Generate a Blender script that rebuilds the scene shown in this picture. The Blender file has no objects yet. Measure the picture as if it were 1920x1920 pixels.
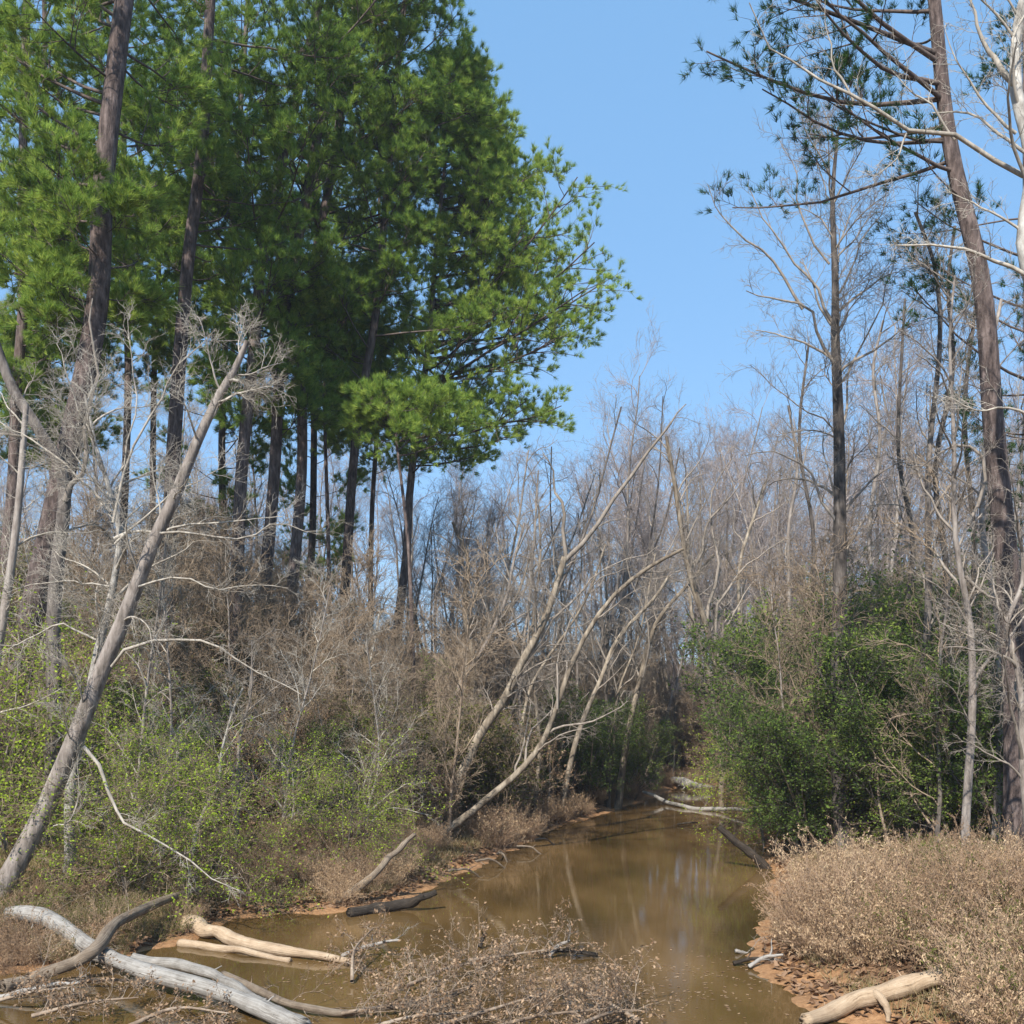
import bpy, math, random
import numpy as np
R = math.radians
SC = bpy.context.scene
COL = SC.collection
# ------------------------------------------------------------------ camera, sky, sun, exposure
H, F, HY = 4.5, 1900.0, 1330.0          # eye height above the creek, focal length and horizon row in photo pixels
cam = bpy.data.cameras.new('camera'); cam_o = bpy.data.objects.new('camera', cam); COL.objects.link(cam_o)
cam_o.location = (0, 0, H); cam_o.rotation_euler = (R(90), 0, 0)
cam.sensor_width = 36; cam.lens = 36 * F / 1920; cam.shift_y = (HY - 960) / 1920
cam.clip_start = 0.1; cam.clip_end = 3000
SC.camera = cam_o
SUN_EL, SUN_AZ = 44.0, 203.0            # azimuth clockwise from +Y (view direction): sun behind the camera, to the left
W = bpy.data.worlds.new('World'); SC.world = W; W.use_nodes = True
nt = W.node_tree; bg = nt.nodes['Background']
sky = nt.nodes.new('ShaderNodeTexSky'); sky.sky_type = 'NISHITA'; sky.sun_disc = False
sky.sun_elevation = R(SUN_EL); sky.sun_rotation = R(SUN_AZ)
sky.air_density = 1.0; sky.dust_density = 0.5; sky.ozone_density = 2.0
tint = nt.nodes.new('ShaderNodeMix'); tint.data_type = 'RGBA'; tint.inputs[0].default_value = 0.62
nt.links.new(sky.outputs[0], tint.inputs[6]); tint.inputs[7].default_value = (1.5, 3.3, 5.8, 1)   # evens the clear blue towards the horizon
nt.links.new(tint.outputs[2], bg.inputs[0]); bg.inputs[1].default_value = 0.12
sl = bpy.data.lights.new('sun', 'SUN'); sl.energy = 5.0; sl.angle = R(0.5); sl.color = (1, 0.94, 0.85)
so = bpy.data.objects.new('sun', sl); COL.objects.link(so)
from mathutils import Vector
sd = Vector((math.sin(R(SUN_AZ)) * math.cos(R(SUN_EL)), math.cos(R(SUN_AZ)) * math.cos(R(SUN_EL)), math.sin(R(SUN_EL))))
so.rotation_euler = sd.to_track_quat('Z', 'Y').to_euler(); so.location = sd * 60
SC.view_settings.view_transform = 'Standard'; SC.view_settings.look = 'None'
SC.view_settings.exposure = 0.62; SC.view_settings.gamma = 1.0
SC.render.engine = 'CYCLES'
SC.cycles.max_bounces = 4; SC.cycles.diffuse_bounces = 2; SC.cycles.glossy_bounces = 2
SC.cycles.transmission_bounces = 3; SC.cycles.transparent_max_bounces = 4; SC.cycles.caustics_reflective = False
SC.cycles.caustics_refractive = False

# ------------------------------------------------------------------ materials
def nodes(name):
    m = bpy.data.materials.new(name); m.use_nodes = True
    t = m.node_tree; return m, t, t.nodes['Principled BSDF'], t.nodes['Material Output']
def ramp(t, fac, stops):
    r = t.nodes.new('ShaderNodeValToRGB'); e = r.color_ramp.elements
    while len(e) < len(stops): e.new(0.5)
    for k, (p, c) in enumerate(stops): e[k].position = p; e[k].color = (*c, 1)
    t.links.new(fac, r.inputs[0]); return r.outputs[0]
def noise(t, vec, scale, detail=4, rough=0.6):
    n = t.nodes.new('ShaderNodeTexNoise'); n.inputs['Scale'].default_value = scale
    n.inputs['Detail'].default_value = detail; n.inputs['Roughness'].default_value = rough
    if vec is not None: t.links.new(vec, n.inputs['Vector'])
    return n.outputs[0]
def coords(t, sc=(1, 1, 1), kind='Object'):
    c = t.nodes.new('ShaderNodeTexCoord'); mp = t.nodes.new('ShaderNodeMapping')
    mp.inputs['Scale'].default_value = sc; t.links.new(c.outputs[kind], mp.inputs[0]); return mp.outputs[0]
def bark(name, stops, sc=(1, 1, 0.25), scale=9, bump=0.5, dist=0.04):
    m, t, b, o = nodes(name); v = coords(t, sc)
    n1 = noise(t, v, scale, 5, 0.65)
    oi = t.nodes.new('ShaderNodeObjectInfo')
    ad = t.nodes.new('ShaderNodeMath'); ad.operation = 'MULTIPLY_ADD'; ad.inputs[1].default_value = 0.16; 
    t.links.new(oi.outputs['Random'], ad.inputs[0]); 
    sb = t.nodes.new('ShaderNodeMath'); sb.operation = 'SUBTRACT'; t.links.new(n1, sb.inputs[0]); sb.inputs[1].default_value = 0.08
    t.links.new(sb.outputs[0], ad.inputs[2])
    t.links.new(ramp(t, ad.outputs[0], stops), b.inputs['Base Color']); b.inputs['Roughness'].default_value = 0.9
    b.inputs['Specular IOR Level'].default_value = 0.2
    if bump:
        bp = t.nodes.new('ShaderNodeBump'); bp.inputs['Strength'].default_value = bump; bp.inputs['Distance'].default_value = dist
        t.links.new(n1, bp.inputs['Height']); t.links.new(bp.outputs[0], b.inputs['Normal'])
    return m
def leaf(name, stops, trans=0.35, objvar=0.25, rough=0.6):
    """foliage colour: varies leaf by leaf (attribute rnd) and plant by plant"""
    m, t, b, o = nodes(name); t.nodes.remove(b)
    at = t.nodes.new('ShaderNodeAttribute'); at.attribute_name = 'rnd'
    oi = t.nodes.new('ShaderNodeObjectInfo')
    mx = t.nodes.new('ShaderNodeMath'); mx.operation = 'MULTIPLY_ADD'; mx.inputs[1].default_value = 1 - objvar
    ml = t.nodes.new('ShaderNodeMath'); ml.operation = 'MULTIPLY'; ml.inputs[1].default_value = objvar
    t.links.new(oi.outputs['Random'], ml.inputs[0]); t.links.new(at.outputs['Fac'], mx.inputs[0]); t.links.new(ml.outputs[0], mx.inputs[2])
    c = ramp(t, mx.outputs[0], stops)
    d = t.nodes.new('ShaderNodeBsdfDiffuse'); tr = t.nodes.new('ShaderNodeBsdfTranslucent')
    t.links.new(c, d.inputs[0]); t.links.new(c, tr.inputs[0])
    mix = t.nodes.new('ShaderNodeMixShader'); mix.inputs[0].default_value = trans
    t.links.new(d.outputs[0], mix.inputs[1]); t.links.new(tr.outputs[0], mix.inputs[2]); t.links.new(mix.outputs[0], o.inputs[0])
    return m
def timber(name, stops, sc, bump=0.7):
    m, t, b, o = nodes(name); at_ = t.nodes.new('ShaderNodeAttribute'); at_.attribute_name = 'along'
    n1 = noise(t, at_.outputs['Vector'], sc, 6, 0.7); n2 = noise(t, coords(t), 3.5, 5, 0.7)
    ad = t.nodes.new('ShaderNodeMath'); ad.operation = 'MULTIPLY_ADD'; ad.inputs[1].default_value = .62; t.links.new(n1, ad.inputs[0])
    ml = t.nodes.new('ShaderNodeMath'); ml.operation = 'MULTIPLY'; ml.inputs[1].default_value = .38; t.links.new(n2, ml.inputs[0]); t.links.new(ml.outputs[0], ad.inputs[2])
    t.links.new(ramp(t, ad.outputs[0], stops), b.inputs['Base Color']); b.inputs['Roughness'].default_value = 0.85; b.inputs['Specular IOR Level'].default_value = .2
    bp = t.nodes.new('ShaderNodeBump'); bp.inputs['Strength'].default_value = bump; bp.inputs['Distance'].default_value = .03
    t.links.new(n1, bp.inputs['Height']); t.links.new(bp.outputs[0], b.inputs['Normal']); return m
M = {}
M['log_grey'] = timber('weathered_log', [(.34, (.07, .06, .05)), (.44, (.24, .22, .195)), (.56, (.36, .34, .31)), (.68, (.46, .44, .40))], 14, 1.0)
M['log_beige'] = timber('barkless_log', [(.34, (.10, .065, .04)), (.43, (.34, .245, .16)), (.56, (.46, .35, .24)), (.68, (.58, .47, .34))], 12, .8)
M['log_brown'] = timber('brown_log', [(.34, (.05, .036, .026)), (.46, (.19, .145, .105)), (.66, (.36, .30, .23))], 14, 1.0)
M['log_wet'] = timber('wet_log', [(.34, (.012, .01, .008)), (.5, (.045, .036, .028)), (.68, (.14, .11, .085))], 14, 1.0)
M['pine_bark'] = bark('pine_bark', [(0.3, (0.035, 0.026, 0.024)), (0.5, (0.12, 0.09, 0.08)), (0.7, (0.25, 0.195, 0.175))], scale=9, bump=1.0, dist=0.08)
M['pine_limb'] = bark('pine_limb', [(0.3, (0.04, 0.032, 0.028)), (0.7, (0.17, 0.13, 0.11))], bump=0.3)
M['grey_bark'] = bark('grey_bark', [(0.3, (0.10, 0.085, 0.07)), (0.5, (0.24, 0.205, 0.18)), (0.7, (0.38, 0.34, 0.30))], scale=8, bump=0.7)
M['white_bark'] = bark('white_bark', [(0.3, (0.16, 0.14, 0.12)), (0.5, (0.36, 0.335, 0.30)), (0.7, (0.58, 0.56, 0.51))], sc=(1, 1, 0.6), scale=5, bump=0.3)
M['dark_bark'] = bark('dark_bark', [(0.3, (0.035, 0.03, 0.027)), (0.5, (0.10, 0.085, 0.075)), (0.7, (0.20, 0.175, 0.155))], scale=7, bump=0.8)
M['tan_bark'] = bark('tan_bark', [(0.3, (0.08, 0.062, 0.045)), (0.48, (0.22, 0.18, 0.135)), (0.7, (0.42, 0.36, 0.28))], scale=6, bump=0.5)
M['twig'] = bark('grey_twig', [(0.3, (0.16, 0.135, 0.11)), (0.7, (0.36, 0.31, 0.26))], bump=0)
M['pale_twig'] = bark('pale_twig', [(0.3, (0.22, 0.19, 0.155)), (0.7, (0.50, 0.455, 0.385))], bump=0)
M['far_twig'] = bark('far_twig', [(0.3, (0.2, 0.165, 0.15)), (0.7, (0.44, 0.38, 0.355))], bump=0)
M['brown_twig'] = bark('brown_twig', [(0.3, (0.17, 0.125, 0.085)), (0.7, (0.40, 0.31, 0.22))], bump=0)
M['grey_wood'] = bark('weathered_grey_wood', [(0.25, (0.17, 0.15, 0.13)), (0.5, (0.29, 0.27, 0.245)), (0.8, (0.42, 0.40, 0.37))], sc=(.5, 1, 1), scale=14, bump=0.7)
M['beige_wood'] = bark('bare_beige_wood', [(0.25, (0.26, 0.17, 0.10)), (0.5, (0.42, 0.31, 0.21)), (0.8, (0.56, 0.45, 0.33))], sc=(.35, 1, 1), scale=12, bump=0.4)
M['brown_wood'] = bark('brown_wood', [(0.3, (0.10, 0.07, 0.05)), (0.5, (0.24, 0.18, 0.13)), (0.7, (0.38, 0.31, 0.24))], sc=(1, 1, 1), scale=7, bump=0.7)
M['wet_wood'] = bark('wet_dark_wood', [(0.3, (0.02, 0.016, 0.013)), (0.5, (0.05, 0.04, 0.032)), (0.7, (0.12, 0.095, 0.075))], sc=(1, 1, 1), scale=7, bump=0.8)
M['needle'] = leaf('pine_needle', [(0, (0.055, 0.12, 0.045)), (0.5, (0.22, 0.335, 0.06)), (1, (0.50, 0.57, 0.12))], 0.35, 0.2)
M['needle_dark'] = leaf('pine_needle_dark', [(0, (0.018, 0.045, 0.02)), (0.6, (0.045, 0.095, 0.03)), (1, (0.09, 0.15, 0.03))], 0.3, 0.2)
M['spring'] = leaf('spring_leaf', [(0, (0.18, 0.26, 0.03)), (0.5, (0.38, 0.52, 0.05)), (1, (0.60, 0.70, 0.10))], 0.5, 0.3)
M['green'] = leaf('evergreen_leaf', [(0, (0.04, 0.07, 0.02)), (0.5, (0.12, 0.18, 0.04)), (1, (0.27, 0.33, 0.07))], 0.35, 0.4)
M['olive'] = leaf('olive_leaf', [(0, (0.06, 0.07, 0.02)), (0.5, (0.14, 0.155, 0.04)), (1, (0.25, 0.25, 0.08))], 0.4, 0.4)
M['dead'] = leaf('dead_leaf', [(0, (0.16, 0.09, 0.05)), (0.5, (0.36, 0.24, 0.15)), (1, (0.56, 0.41, 0.28))], 0.3, 0.3)
M['weed'] = leaf('dry_weed', [(0, (0.15, 0.10, 0.065)), (0.35, (0.34, 0.225, 0.135)), (0.7, (0.56, 0.40, 0.25)), (1, (0.76, 0.60, 0.38))], 0.35, 0.6)
M['grass'] = leaf('dry_grass', [(0, (0.13, 0.13, 0.04)), (0.4, (0.28, 0.22, 0.11)), (1, (0.5, 0.4, 0.24))], 0.3, 0.2)
M['litter'] = leaf('leaf_litter', [(0, (0.09, 0.05, 0.03)), (0.5, (0.23, 0.14, 0.085)), (1, (0.42, 0.28, 0.18))], 0.1, 0.2)

# ------------------------------------------------------------------ numpy mesh helpers
def mesh_np(name, V, Fq, mat, smooth=False, rnd=None):
    me = bpy.data.meshes.new(name); k = Fq.shape[1]; n = len(Fq)
    me.vertices.add(len(V)); me.vertices.foreach_set('co', np.ascontiguousarray(V, dtype=np.float32).ravel())
    me.loops.add(n * k); me.loops.foreach_set('vertex_index', np.ascontiguousarray(Fq, dtype=np.int32).ravel())
    me.polygons.add(n); me.polygons.foreach_set('loop_start', np.arange(0, n * k, k, dtype=np.int32))
    if smooth: me.polygons.foreach_set('use_smooth', np.ones(n, dtype=bool))
    if rnd is not None:
        a = me.attributes.new('rnd', 'FLOAT', 'POINT'); a.data.foreach_set('value', np.ascontiguousarray(rnd, dtype=np.float32))
    me.update(calc_edges=True); me.materials.append(mat); return me
def add(name, me, parent=None, loc=None):
    o = bpy.data.objects.new(name, me); COL.objects.link(o)
    if parent is not None: o.parent = parent
    if loc is not None: o.location = loc
    return o
def tag(o, label=None, cat=None, group=None, kind=None):
    for k, v in (('label', label), ('category', cat), ('group', group), ('kind', kind)):
        if v: o[k] = v
    return o
def thing(name, label, cat, loc, group=None, rz=0.0):
    o = bpy.data.objects.new(name, None); o.empty_display_size = 0.3; COL.objects.link(o)
    o.location = loc; o.rotation_euler = (0, 0, rz); return tag(o, label, cat, group)
def unit(v): return v / np.maximum(np.linalg.norm(v, axis=-1, keepdims=True), 1e-9)
def tubes(P, Rr, k):
    """P (N,n,3), Rr (N,n) -> verts, quads of N tapered tubes with k sides"""
    N, n, _ = P.shape
    T = unit(np.gradient(P, axis=1))
    ref = np.tile(np.array([0.31, 0.2, 0.93]), (N, 1)); md = unit(P[:, -1] - P[:, 0])
    ref[np.abs((md * unit(ref)).sum(1)) > 0.85] = (0.9, 0.4, 0.1)
    A = unit(np.cross(T, ref[:, None, :])); B = np.cross(T, A)
    th = np.arange(k) * 2 * np.pi / k
    V = P[:, :, None, :] + Rr[:, :, None, None] * (np.cos(th)[None, None, :, None] * A[:, :, None, :] + np.sin(th)[None, None, :, None] * B[:, :, None, :])
    base = (np.arange(N)[:, None, None] * n + np.arange(n - 1)[None, :, None]) * k
    j = np.arange(k)[None, None, :]; j2 = (j + 1) % k
    Fq = np.stack([base + j, base + j2, base + k + j2, base + k + j], -1).reshape(-1, 4)
    return V.reshape(-1, 3), Fq
def join(parts):
    Vs, Fs, o = [], [], 0
    for V, Fq in parts:
        if len(V) == 0: continue
        Vs.append(V); Fs.append(Fq + o); o += len(V)
    return np.concatenate(Vs), np.concatenate(Fs)
def spawn(rs, lev, per, t0, t1, L, ang, n, up=0.0, wig=0.15, rf=0.012, rmin=0.004, flat=1.0, grav=0.0, tl=0.0, rk=0.7, bias=None):
    """children of every polyline of lev=(P,R,root): the next branch level. tl: how much shorter they get along the parent"""
    P, Rr, root = lev; N, m, _ = P.shape
    idx = np.repeat(np.arange(N), per)
    t = t0 + (t1 - t0) * ((np.tile(np.arange(per), N) + rs.rand(N * per)) / per)
    f = t * (m - 1); i = np.minimum(f.astype(int), m - 2); w = (f - i)[:, None]
    b = P[idx, i] * (1 - w) + P[idx, i + 1] * w
    pr = Rr[idx, i] * (1 - w[:, 0]) + Rr[idx, i + 1] * w[:, 0]
    T = unit(P[idx, i + 1] - P[idx, i])
    rv = rs.randn(N * per, 3); rv[:, 2] *= flat
    if bias is not None: rv = rv + np.array(bias)
    pp = unit(rv - (rv * T).sum(1, keepdims=True) * T)
    a = np.radians(ang[0] + (ang[1] - ang[0]) * rs.rand(N * per))[:, None]
    D = np.cos(a) * T + np.sin(a) * pp; D[:, 2] += up; D = unit(D)
    ln = L * (0.55 + 0.75 * rs.rand(N * per)) * (1 - tl * (t - t0) / max(t1 - t0, 1e-6))
    out = np.empty((N * per, n, 3)); out[:, 0] = b
    for j in range(1, n):
        out[:, j] = out[:, j - 1] + D * (ln / (n - 1))[:, None]
        D = D + rs.randn(N * per, 3) * wig; D[:, 2] -= grav; D = unit(D)
    r0 = np.maximum(np.minimum(pr * rk, ln * rf), rmin)
    R2 = r0[:, None] * np.linspace(1, 0.3, n)[None, :]; R2 = np.maximum(R2, rmin * 0.6)
    return out, R2, root[idx]
def cat(levs):
    """join branch levels with the same point count"""
    return tuple(np.concatenate([l[i] for l in levs]) for i in range(3))
def pick(lev, mask): return lev[0][mask], lev[1][mask], lev[2][mask]
def wood(levs, sides):
    return join([tubes(l[0], l[1], k) for l, k in zip(levs, sides) if len(l[0])])
def resample(pts, n):
    pts = np.asarray(pts, float)
    if len(pts) == 2: return pts[0] + (pts[1] - pts[0]) * np.linspace(0, 1, n)[:, None]
    q = np.vstack([2 * pts[0] - pts[1], pts, 2 * pts[-1] - pts[-2]])
    u = np.linspace(0, len(pts) - 1 - 1e-6, n); i = u.astype(int); f = (u - i)[:, None]
    a, b, c, d = q[i], q[i + 1], q[i + 2], q[i + 3]
    return 0.5 * (2 * b + (c - a) * f + (2 * a - 5 * b + 4 * c - d) * f ** 2 + (3 * b - a - 3 * c + d) * f ** 3)
def leaves(rs, lev, per, size, t0=0.2, off=0.03, flatness=0.5, asp=0.5):
    """diamond leaves scattered along every polyline of lev"""
    P, _, _ = lev; N, m, _ = P.shape; idx = np.repeat(np.arange(N), per); K = N * per
    f = (t0 + (1 - t0) * rs.rand(K)) * (m - 1); i = np.minimum(f.astype(int), m - 2); w = (f - i)[:, None]
    c = P[idx, i] * (1 - w) + P[idx, i + 1] * w + rs.randn(K, 3) * off
    d = rs.randn(K, 3); d[:, 2] *= flatness; d = unit(d)
    s = rs.randn(K, 3); s[:, 2] *= flatness; s = unit(np.cross(np.cross(d, s), d))
    ln = (size * (0.5 + rs.rand(K)))[:, None]
    V = np.stack([c, c + d * ln * 0.5 + s * ln * asp * 0.5, c + d * ln, c + d * ln * 0.5 - s * ln * asp * 0.5], 1).reshape(-1, 3)
    return V, np.arange(K * 4).reshape(-1, 4), np.repeat(rs.rand(K), 4)
def needles(rs, C, D, cnt=14, ln=0.2, wd=0.011, spread=0.75):
    """needle tufts: cnt thin pointed needles fanning from every centre C about direction D"""
    K = len(C); idx = np.repeat(np.arange(K), cnt); n = K * cnt
    v = unit(rs.randn(n, 3)); d = unit(D[idx] + v * spread)
    b = C[idx] + D[idx] * (rs.rand(n)[:, None] * 0.10 - 0.05)
    l = (ln * (0.7 + 0.5 * rs.rand(n)))[:, None]; s = unit(np.cross(d, rs.randn(n, 3))) * wd
    tip = b + d * l; tip[:, 2] -= 0.02
    V = np.stack([b - s, b + s, tip], 1).reshape(-1, 3)
    rn = np.clip(rs.rand(K)[idx] * 0.6 + rs.rand(n) * 0.4, 0, 1)
    return V, np.arange(n * 3).reshape(-1, 3), np.repeat(rn, 3)
_h = np.random.RandomState(7).rand(256, 256)
def vnoise(x, y):
    x = np.asarray(x, float); y = np.asarray(y, float)
    i = np.floor(x).astype(int); j = np.floor(y).astype(int); u = x - i; v = y - j
    u = u * u * (3 - 2 * u); v = v * v * (3 - 2 * v); g = lambda a, b: _h[a % 256, b % 256]
    return (g(i, j) * (1 - u) + g(i + 1, j) * u) * (1 - v) + (g(i, j + 1) * (1 - u) + g(i + 1, j + 1) * u) * v
def fbm(x, y, o=4):
    s = 0; a = 0.5
    for k in range(o): s = s + a * (vnoise(x * 2 ** k + 13 * k, y * 2 ** k + 7 * k) - 0.5); a *= 0.5
    return s

# ------------------------------------------------------------------ the land: creek outline and heights
def wp(px, py):                       # photo pixel on the water level -> ground plan
    Y = H * F / (py - HY); return ((px - 960) / F * Y, Y)
SHORE = [wp(*p) for p in [(1262, 1478), (1215, 1500), (1100, 1535), (1015, 1562), (965, 1592), (885, 1628), (800, 1668), (745, 1697),
                          (600, 1712), (440, 1722), (370, 1755), (250, 1790), (100, 1815), (-150, 1840)]]
SHORE += [(-16, 13.5), (-15, -12), (14, -12), (8.5, 8), (6.2, 13.0)]
SHORE += [wp(*p) for p in [(1510, 1895), (1450, 1850), (1405, 1800), (1435, 1745), (1455, 1690), (1450, 1640), (1425, 1570), (1405, 1510), (1345, 1472)]]
SHORE = np.array(SHORE)
def sdf(x, y):                        # >0 on land
    x = np.asarray(x, float); y = np.asarray(y, float); sh = x.shape; x = x.ravel(); y = y.ravel()
    d = np.full(x.shape, 1e9); ins = np.zeros(x.shape, bool); n = len(SHORE)
    for k in range(n):
        a = SHORE[k]; b = SHORE[(k + 1) % n]; e = b - a; wx = x - a[0]; wy = y - a[1]
        t = np.clip((wx * e[0] + wy * e[1]) / (e @ e), 0, 1); d = np.minimum(d, (wx - e[0] * t) ** 2 + (wy - e[1] * t) ** 2)
        c = ((a[1] > y) != (b[1] > y)) & (x < (b[0] - a[0]) * (y - a[1]) / (b[1] - a[1] + 1e-12) + a[0]); ins ^= c
    return (np.sqrt(d) * np.where(ins, -1, 1)).reshape(sh)
def ss(a, b, t): t = np.clip((t - a) / (b - a), 0, 1); return t * t * (3 - 2 * t)
def hgt(x, y):
    x = np.asarray(x, float); y = np.asarray(y, float); s = sdf(x, y)
    s = s + fbm(x * 0.8, y * 0.8) * 0.9 + fbm(x * 3.1, y * 3.1 + 4, 2) * .35
    left = ss(2, -4, x - (y - 24) * 0.25)
    bank = 0.35 * ss(0, 1.2, s) + 0.75 * ss(0.8, 4, s) + 7.6 * left * ss(6, 26, s) + 1.2 * (1 - left) * ss(4, 18, s)
    bank += 2.0 * ss(30, 90, s)
    z = np.where(s > 0, bank + 0.02, np.maximum(s * 0.35, -0.9) - 0.0)
    return z + fbm(x * 0.35 + 5, y * 0.35) * 0.5 * ss(0.5, 5, s) + fbm(x * 2.3, y * 2.3 + 9, 4) * 0.2 * ss(0.1, 1.2, s) + fbm(x * 7, y * 7, 2) * .09 * ss(0.0, .5, s)
def hg(x, y): return float(hgt(np.array([x]), np.array([y]))[0])
_Y = np.concatenate([np.arange(8, 40, 0.05), np.arange(40, 140, 0.2)])
def ghit(px, py, dz=0.0):             # where the photo ray through a pixel meets the land (or water)
    X = (px - 960) / F * _Y; Z = H - (py - HY) / F * _Y
    g = np.maximum(hgt(X, _Y), 0.0) + dz; k = np.argmax(Z <= g)
    return np.array([X[k], _Y[k], Z[k]])
def at(px, py, Y): return np.array([(px - 960) / F * Y, Y, H - (py - HY) / F * Y])

ax = np.unique(np.concatenate([np.linspace(-600, -40, 40), np.linspace(-40, -14, 90), np.linspace(-14, 14, 330), np.linspace(14, 40, 80), np.linspace(40, 600, 40)]))
ay = np.unique(np.concatenate([np.linspace(-60, 11, 40), np.linspace(11, 32, 300), np.linspace(32, 70, 230), np.linspace(70, 120, 60), np.linspace(120, 900, 40)]))
gx, gy = np.meshgrid(ax, ay, indexing='ij'); gz = hgt(gx, gy)
nx, ny = gx.shape; ii = (np.arange(nx - 1)[:, None] * ny + np.arange(ny - 1)[None, :])
gF = np.stack([ii, ii + ny, ii + ny + 1, ii + 1], -1).reshape(-1, 4)
m, t, b, o = nodes('bank_soil')
v = coords(t); n1 = noise(t, v, 0.5, 6, 0.65); n2 = noise(t, v, 9, 6, 0.75)
c1 = ramp(t, n2, [(0.32, (0.05, 0.03, 0.018)), (0.5, (0.16, 0.095, 0.055)), (0.66, (0.34, 0.23, 0.15))])
c2 = ramp(t, n2, [(0.3, (0.22, 0.11, 0.05)), (0.6, (0.42, 0.24, 0.12)), (0.75, (0.55, 0.36, 0.22))])
geo = t.nodes.new('ShaderNodeNewGeometry'); sx = t.nodes.new('ShaderNodeSeparateXYZ'); t.links.new(geo.outputs['Position'], sx.inputs[0])
ma = t.nodes.new('ShaderNodeMath'); ma.operation = 'MULTIPLY_ADD'; t.links.new(n1, ma.inputs[0]); ma.inputs[1].default_value = 1.1; t.links.new(sx.outputs[2], ma.inputs[2])
mr = t.nodes.new('ShaderNodeMapRange'); mr.inputs[1].default_value = 0.75; mr.inputs[2].default_value = 1.15; t.links.new(ma.outputs[0], mr.inputs[0])
mx = t.nodes.new('ShaderNodeMix'); mx.data_type = 'RGBA'; t.links.new(mr.outputs[0], mx.inputs[0]); t.links.new(c2, mx.inputs[6]); t.links.new(c1, mx.inputs[7])
wr = t.nodes.new('ShaderNodeMapRange'); wr.inputs[1].default_value = 0.1; wr.inputs[2].default_value = 0.42; t.links.new(ma.outputs[0], wr.inputs[0])
mw = t.nodes.new('ShaderNodeMix'); mw.data_type = 'RGBA'; t.links.new(wr.outputs[0], mw.inputs[0]); mw.inputs[6].default_value = (.07, .04, .022, 1); t.links.new(mx.outputs[2], mw.inputs[7])
t.links.new(mw.outputs[2], b.inputs['Base Color']); b.inputs['Roughness'].default_value = 0.9; b.inputs['Specular IOR Level'].default_value = 0.15
bp = t.nodes.new('ShaderNodeBump'); bp.inputs['Strength'].default_value = 0.9; bp.inputs['Distance'].default_value = 0.08
t.links.new(n2, bp.inputs['Height']); t.links.new(bp.outputs[0], b.inputs['Normal'])
g = add('ground', mesh_np('ground', np.stack([gx, gy, gz], -1).reshape(-1, 3), gF, m, True)); tag(g, 'sandy leaf-littered creek banks and forest floor', 'ground', kind='structure')

m, t, b, o = nodes('muddy_water')
v = coords(t, (1, 0.35, 1)); n1 = noise(t, v, 0.5, 3, 0.5); n2 = noise(t, coords(t, (1, 3.0, 1)), 2.2, 3, 0.5)
t.links.new(ramp(t, n1, [(0.3, (0.05, 0.031, 0.011)), (0.5, (0.10, 0.06, 0.021)), (0.75, (0.18, 0.11, 0.045))]), b.inputs['Base Color'])
b.inputs['Roughness'].default_value = 0.03; b.inputs['IOR'].default_value = 1.33
bp = t.nodes.new('ShaderNodeBump'); bp.inputs['Strength'].default_value = 0.06; bp.inputs['Distance'].default_value = 0.02
t.links.new(n2, bp.inputs['Height']); t.links.new(bp.outputs[0], b.inputs['Normal'])
wv = np.array([[-30, -30, 0], [30, -30, 0], [30, 64, 0], [-30, 64, 0]], float)
wtr = add('water', mesh_np('water', wv, np.array([[0, 1, 2, 3]]), m)); tag(wtr, 'still muddy brown creek water', 'water', kind='structure')
#==TREES==
# ------------------------------------------------------------------ pines
def path_world(pts, Y, n, ext=True, wob=0.0075):
    """a trunk traced in the photo at distance Y (or per-point distances), carried down into the soil"""
    Y = Y or ghit(*pts[0][:2])[1]
    q = np.array([at(p[0], p[1], p[2] if len(p) > 2 else Y) for p in pts])
    if ext:
        d = unit(q[0] - q[1]); g0 = hg(q[0][0], q[0][1]) - 0.4
        if q[0][2] > g0:
            dz = q[0][2] - g0; sl = -np.clip(d[:2] / max(-d[2], 0.2), -0.6, 0.6)
            e = q[0] + np.array([-sl[0] * dz * 0.7, -sl[1] * dz * 0.7, -dz]); q = np.vstack([e, q])
    q = resample(q, n); w = np.random.RandomState(int(abs(q.sum() * 1000)) % 99991)
    ln = np.linalg.norm(q[-1] - q[0]); nz = resample(w.randn(max(4, n // 3), 3), n) * ln * wob; nz[0] = 0; nz[:, 2] = 0
    return q + nz
def build_tree(name, label, cat, group, P0, R0, tk, bark_m, limbs, crown, extra=(), limb_m=None, rz=0.0):
    base = P0[0].copy()
    t = thing(name, label, cat, tuple(base), group)
    V, Fq = tubes((P0 - base)[None], R0[None], tk); add('trunk', mesh_np('trunk', V, Fq, bark_m, True), t)
    for V, Fq in limbs: add('limb', mesh_np('limb', V - base, Fq, limb_m or bark_m, True), t)
    for nm, V, Fq, mt, rn in crown: add(nm, mesh_np(nm, V - base, Fq, mt, rn is None, rn), t)
    return t
def flare(R0, P0, amt=0.35):
    h = P0[:, 2] - P0[0, 2]; return R0 * (1 + amt * np.exp(-h / 0.5))
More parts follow.
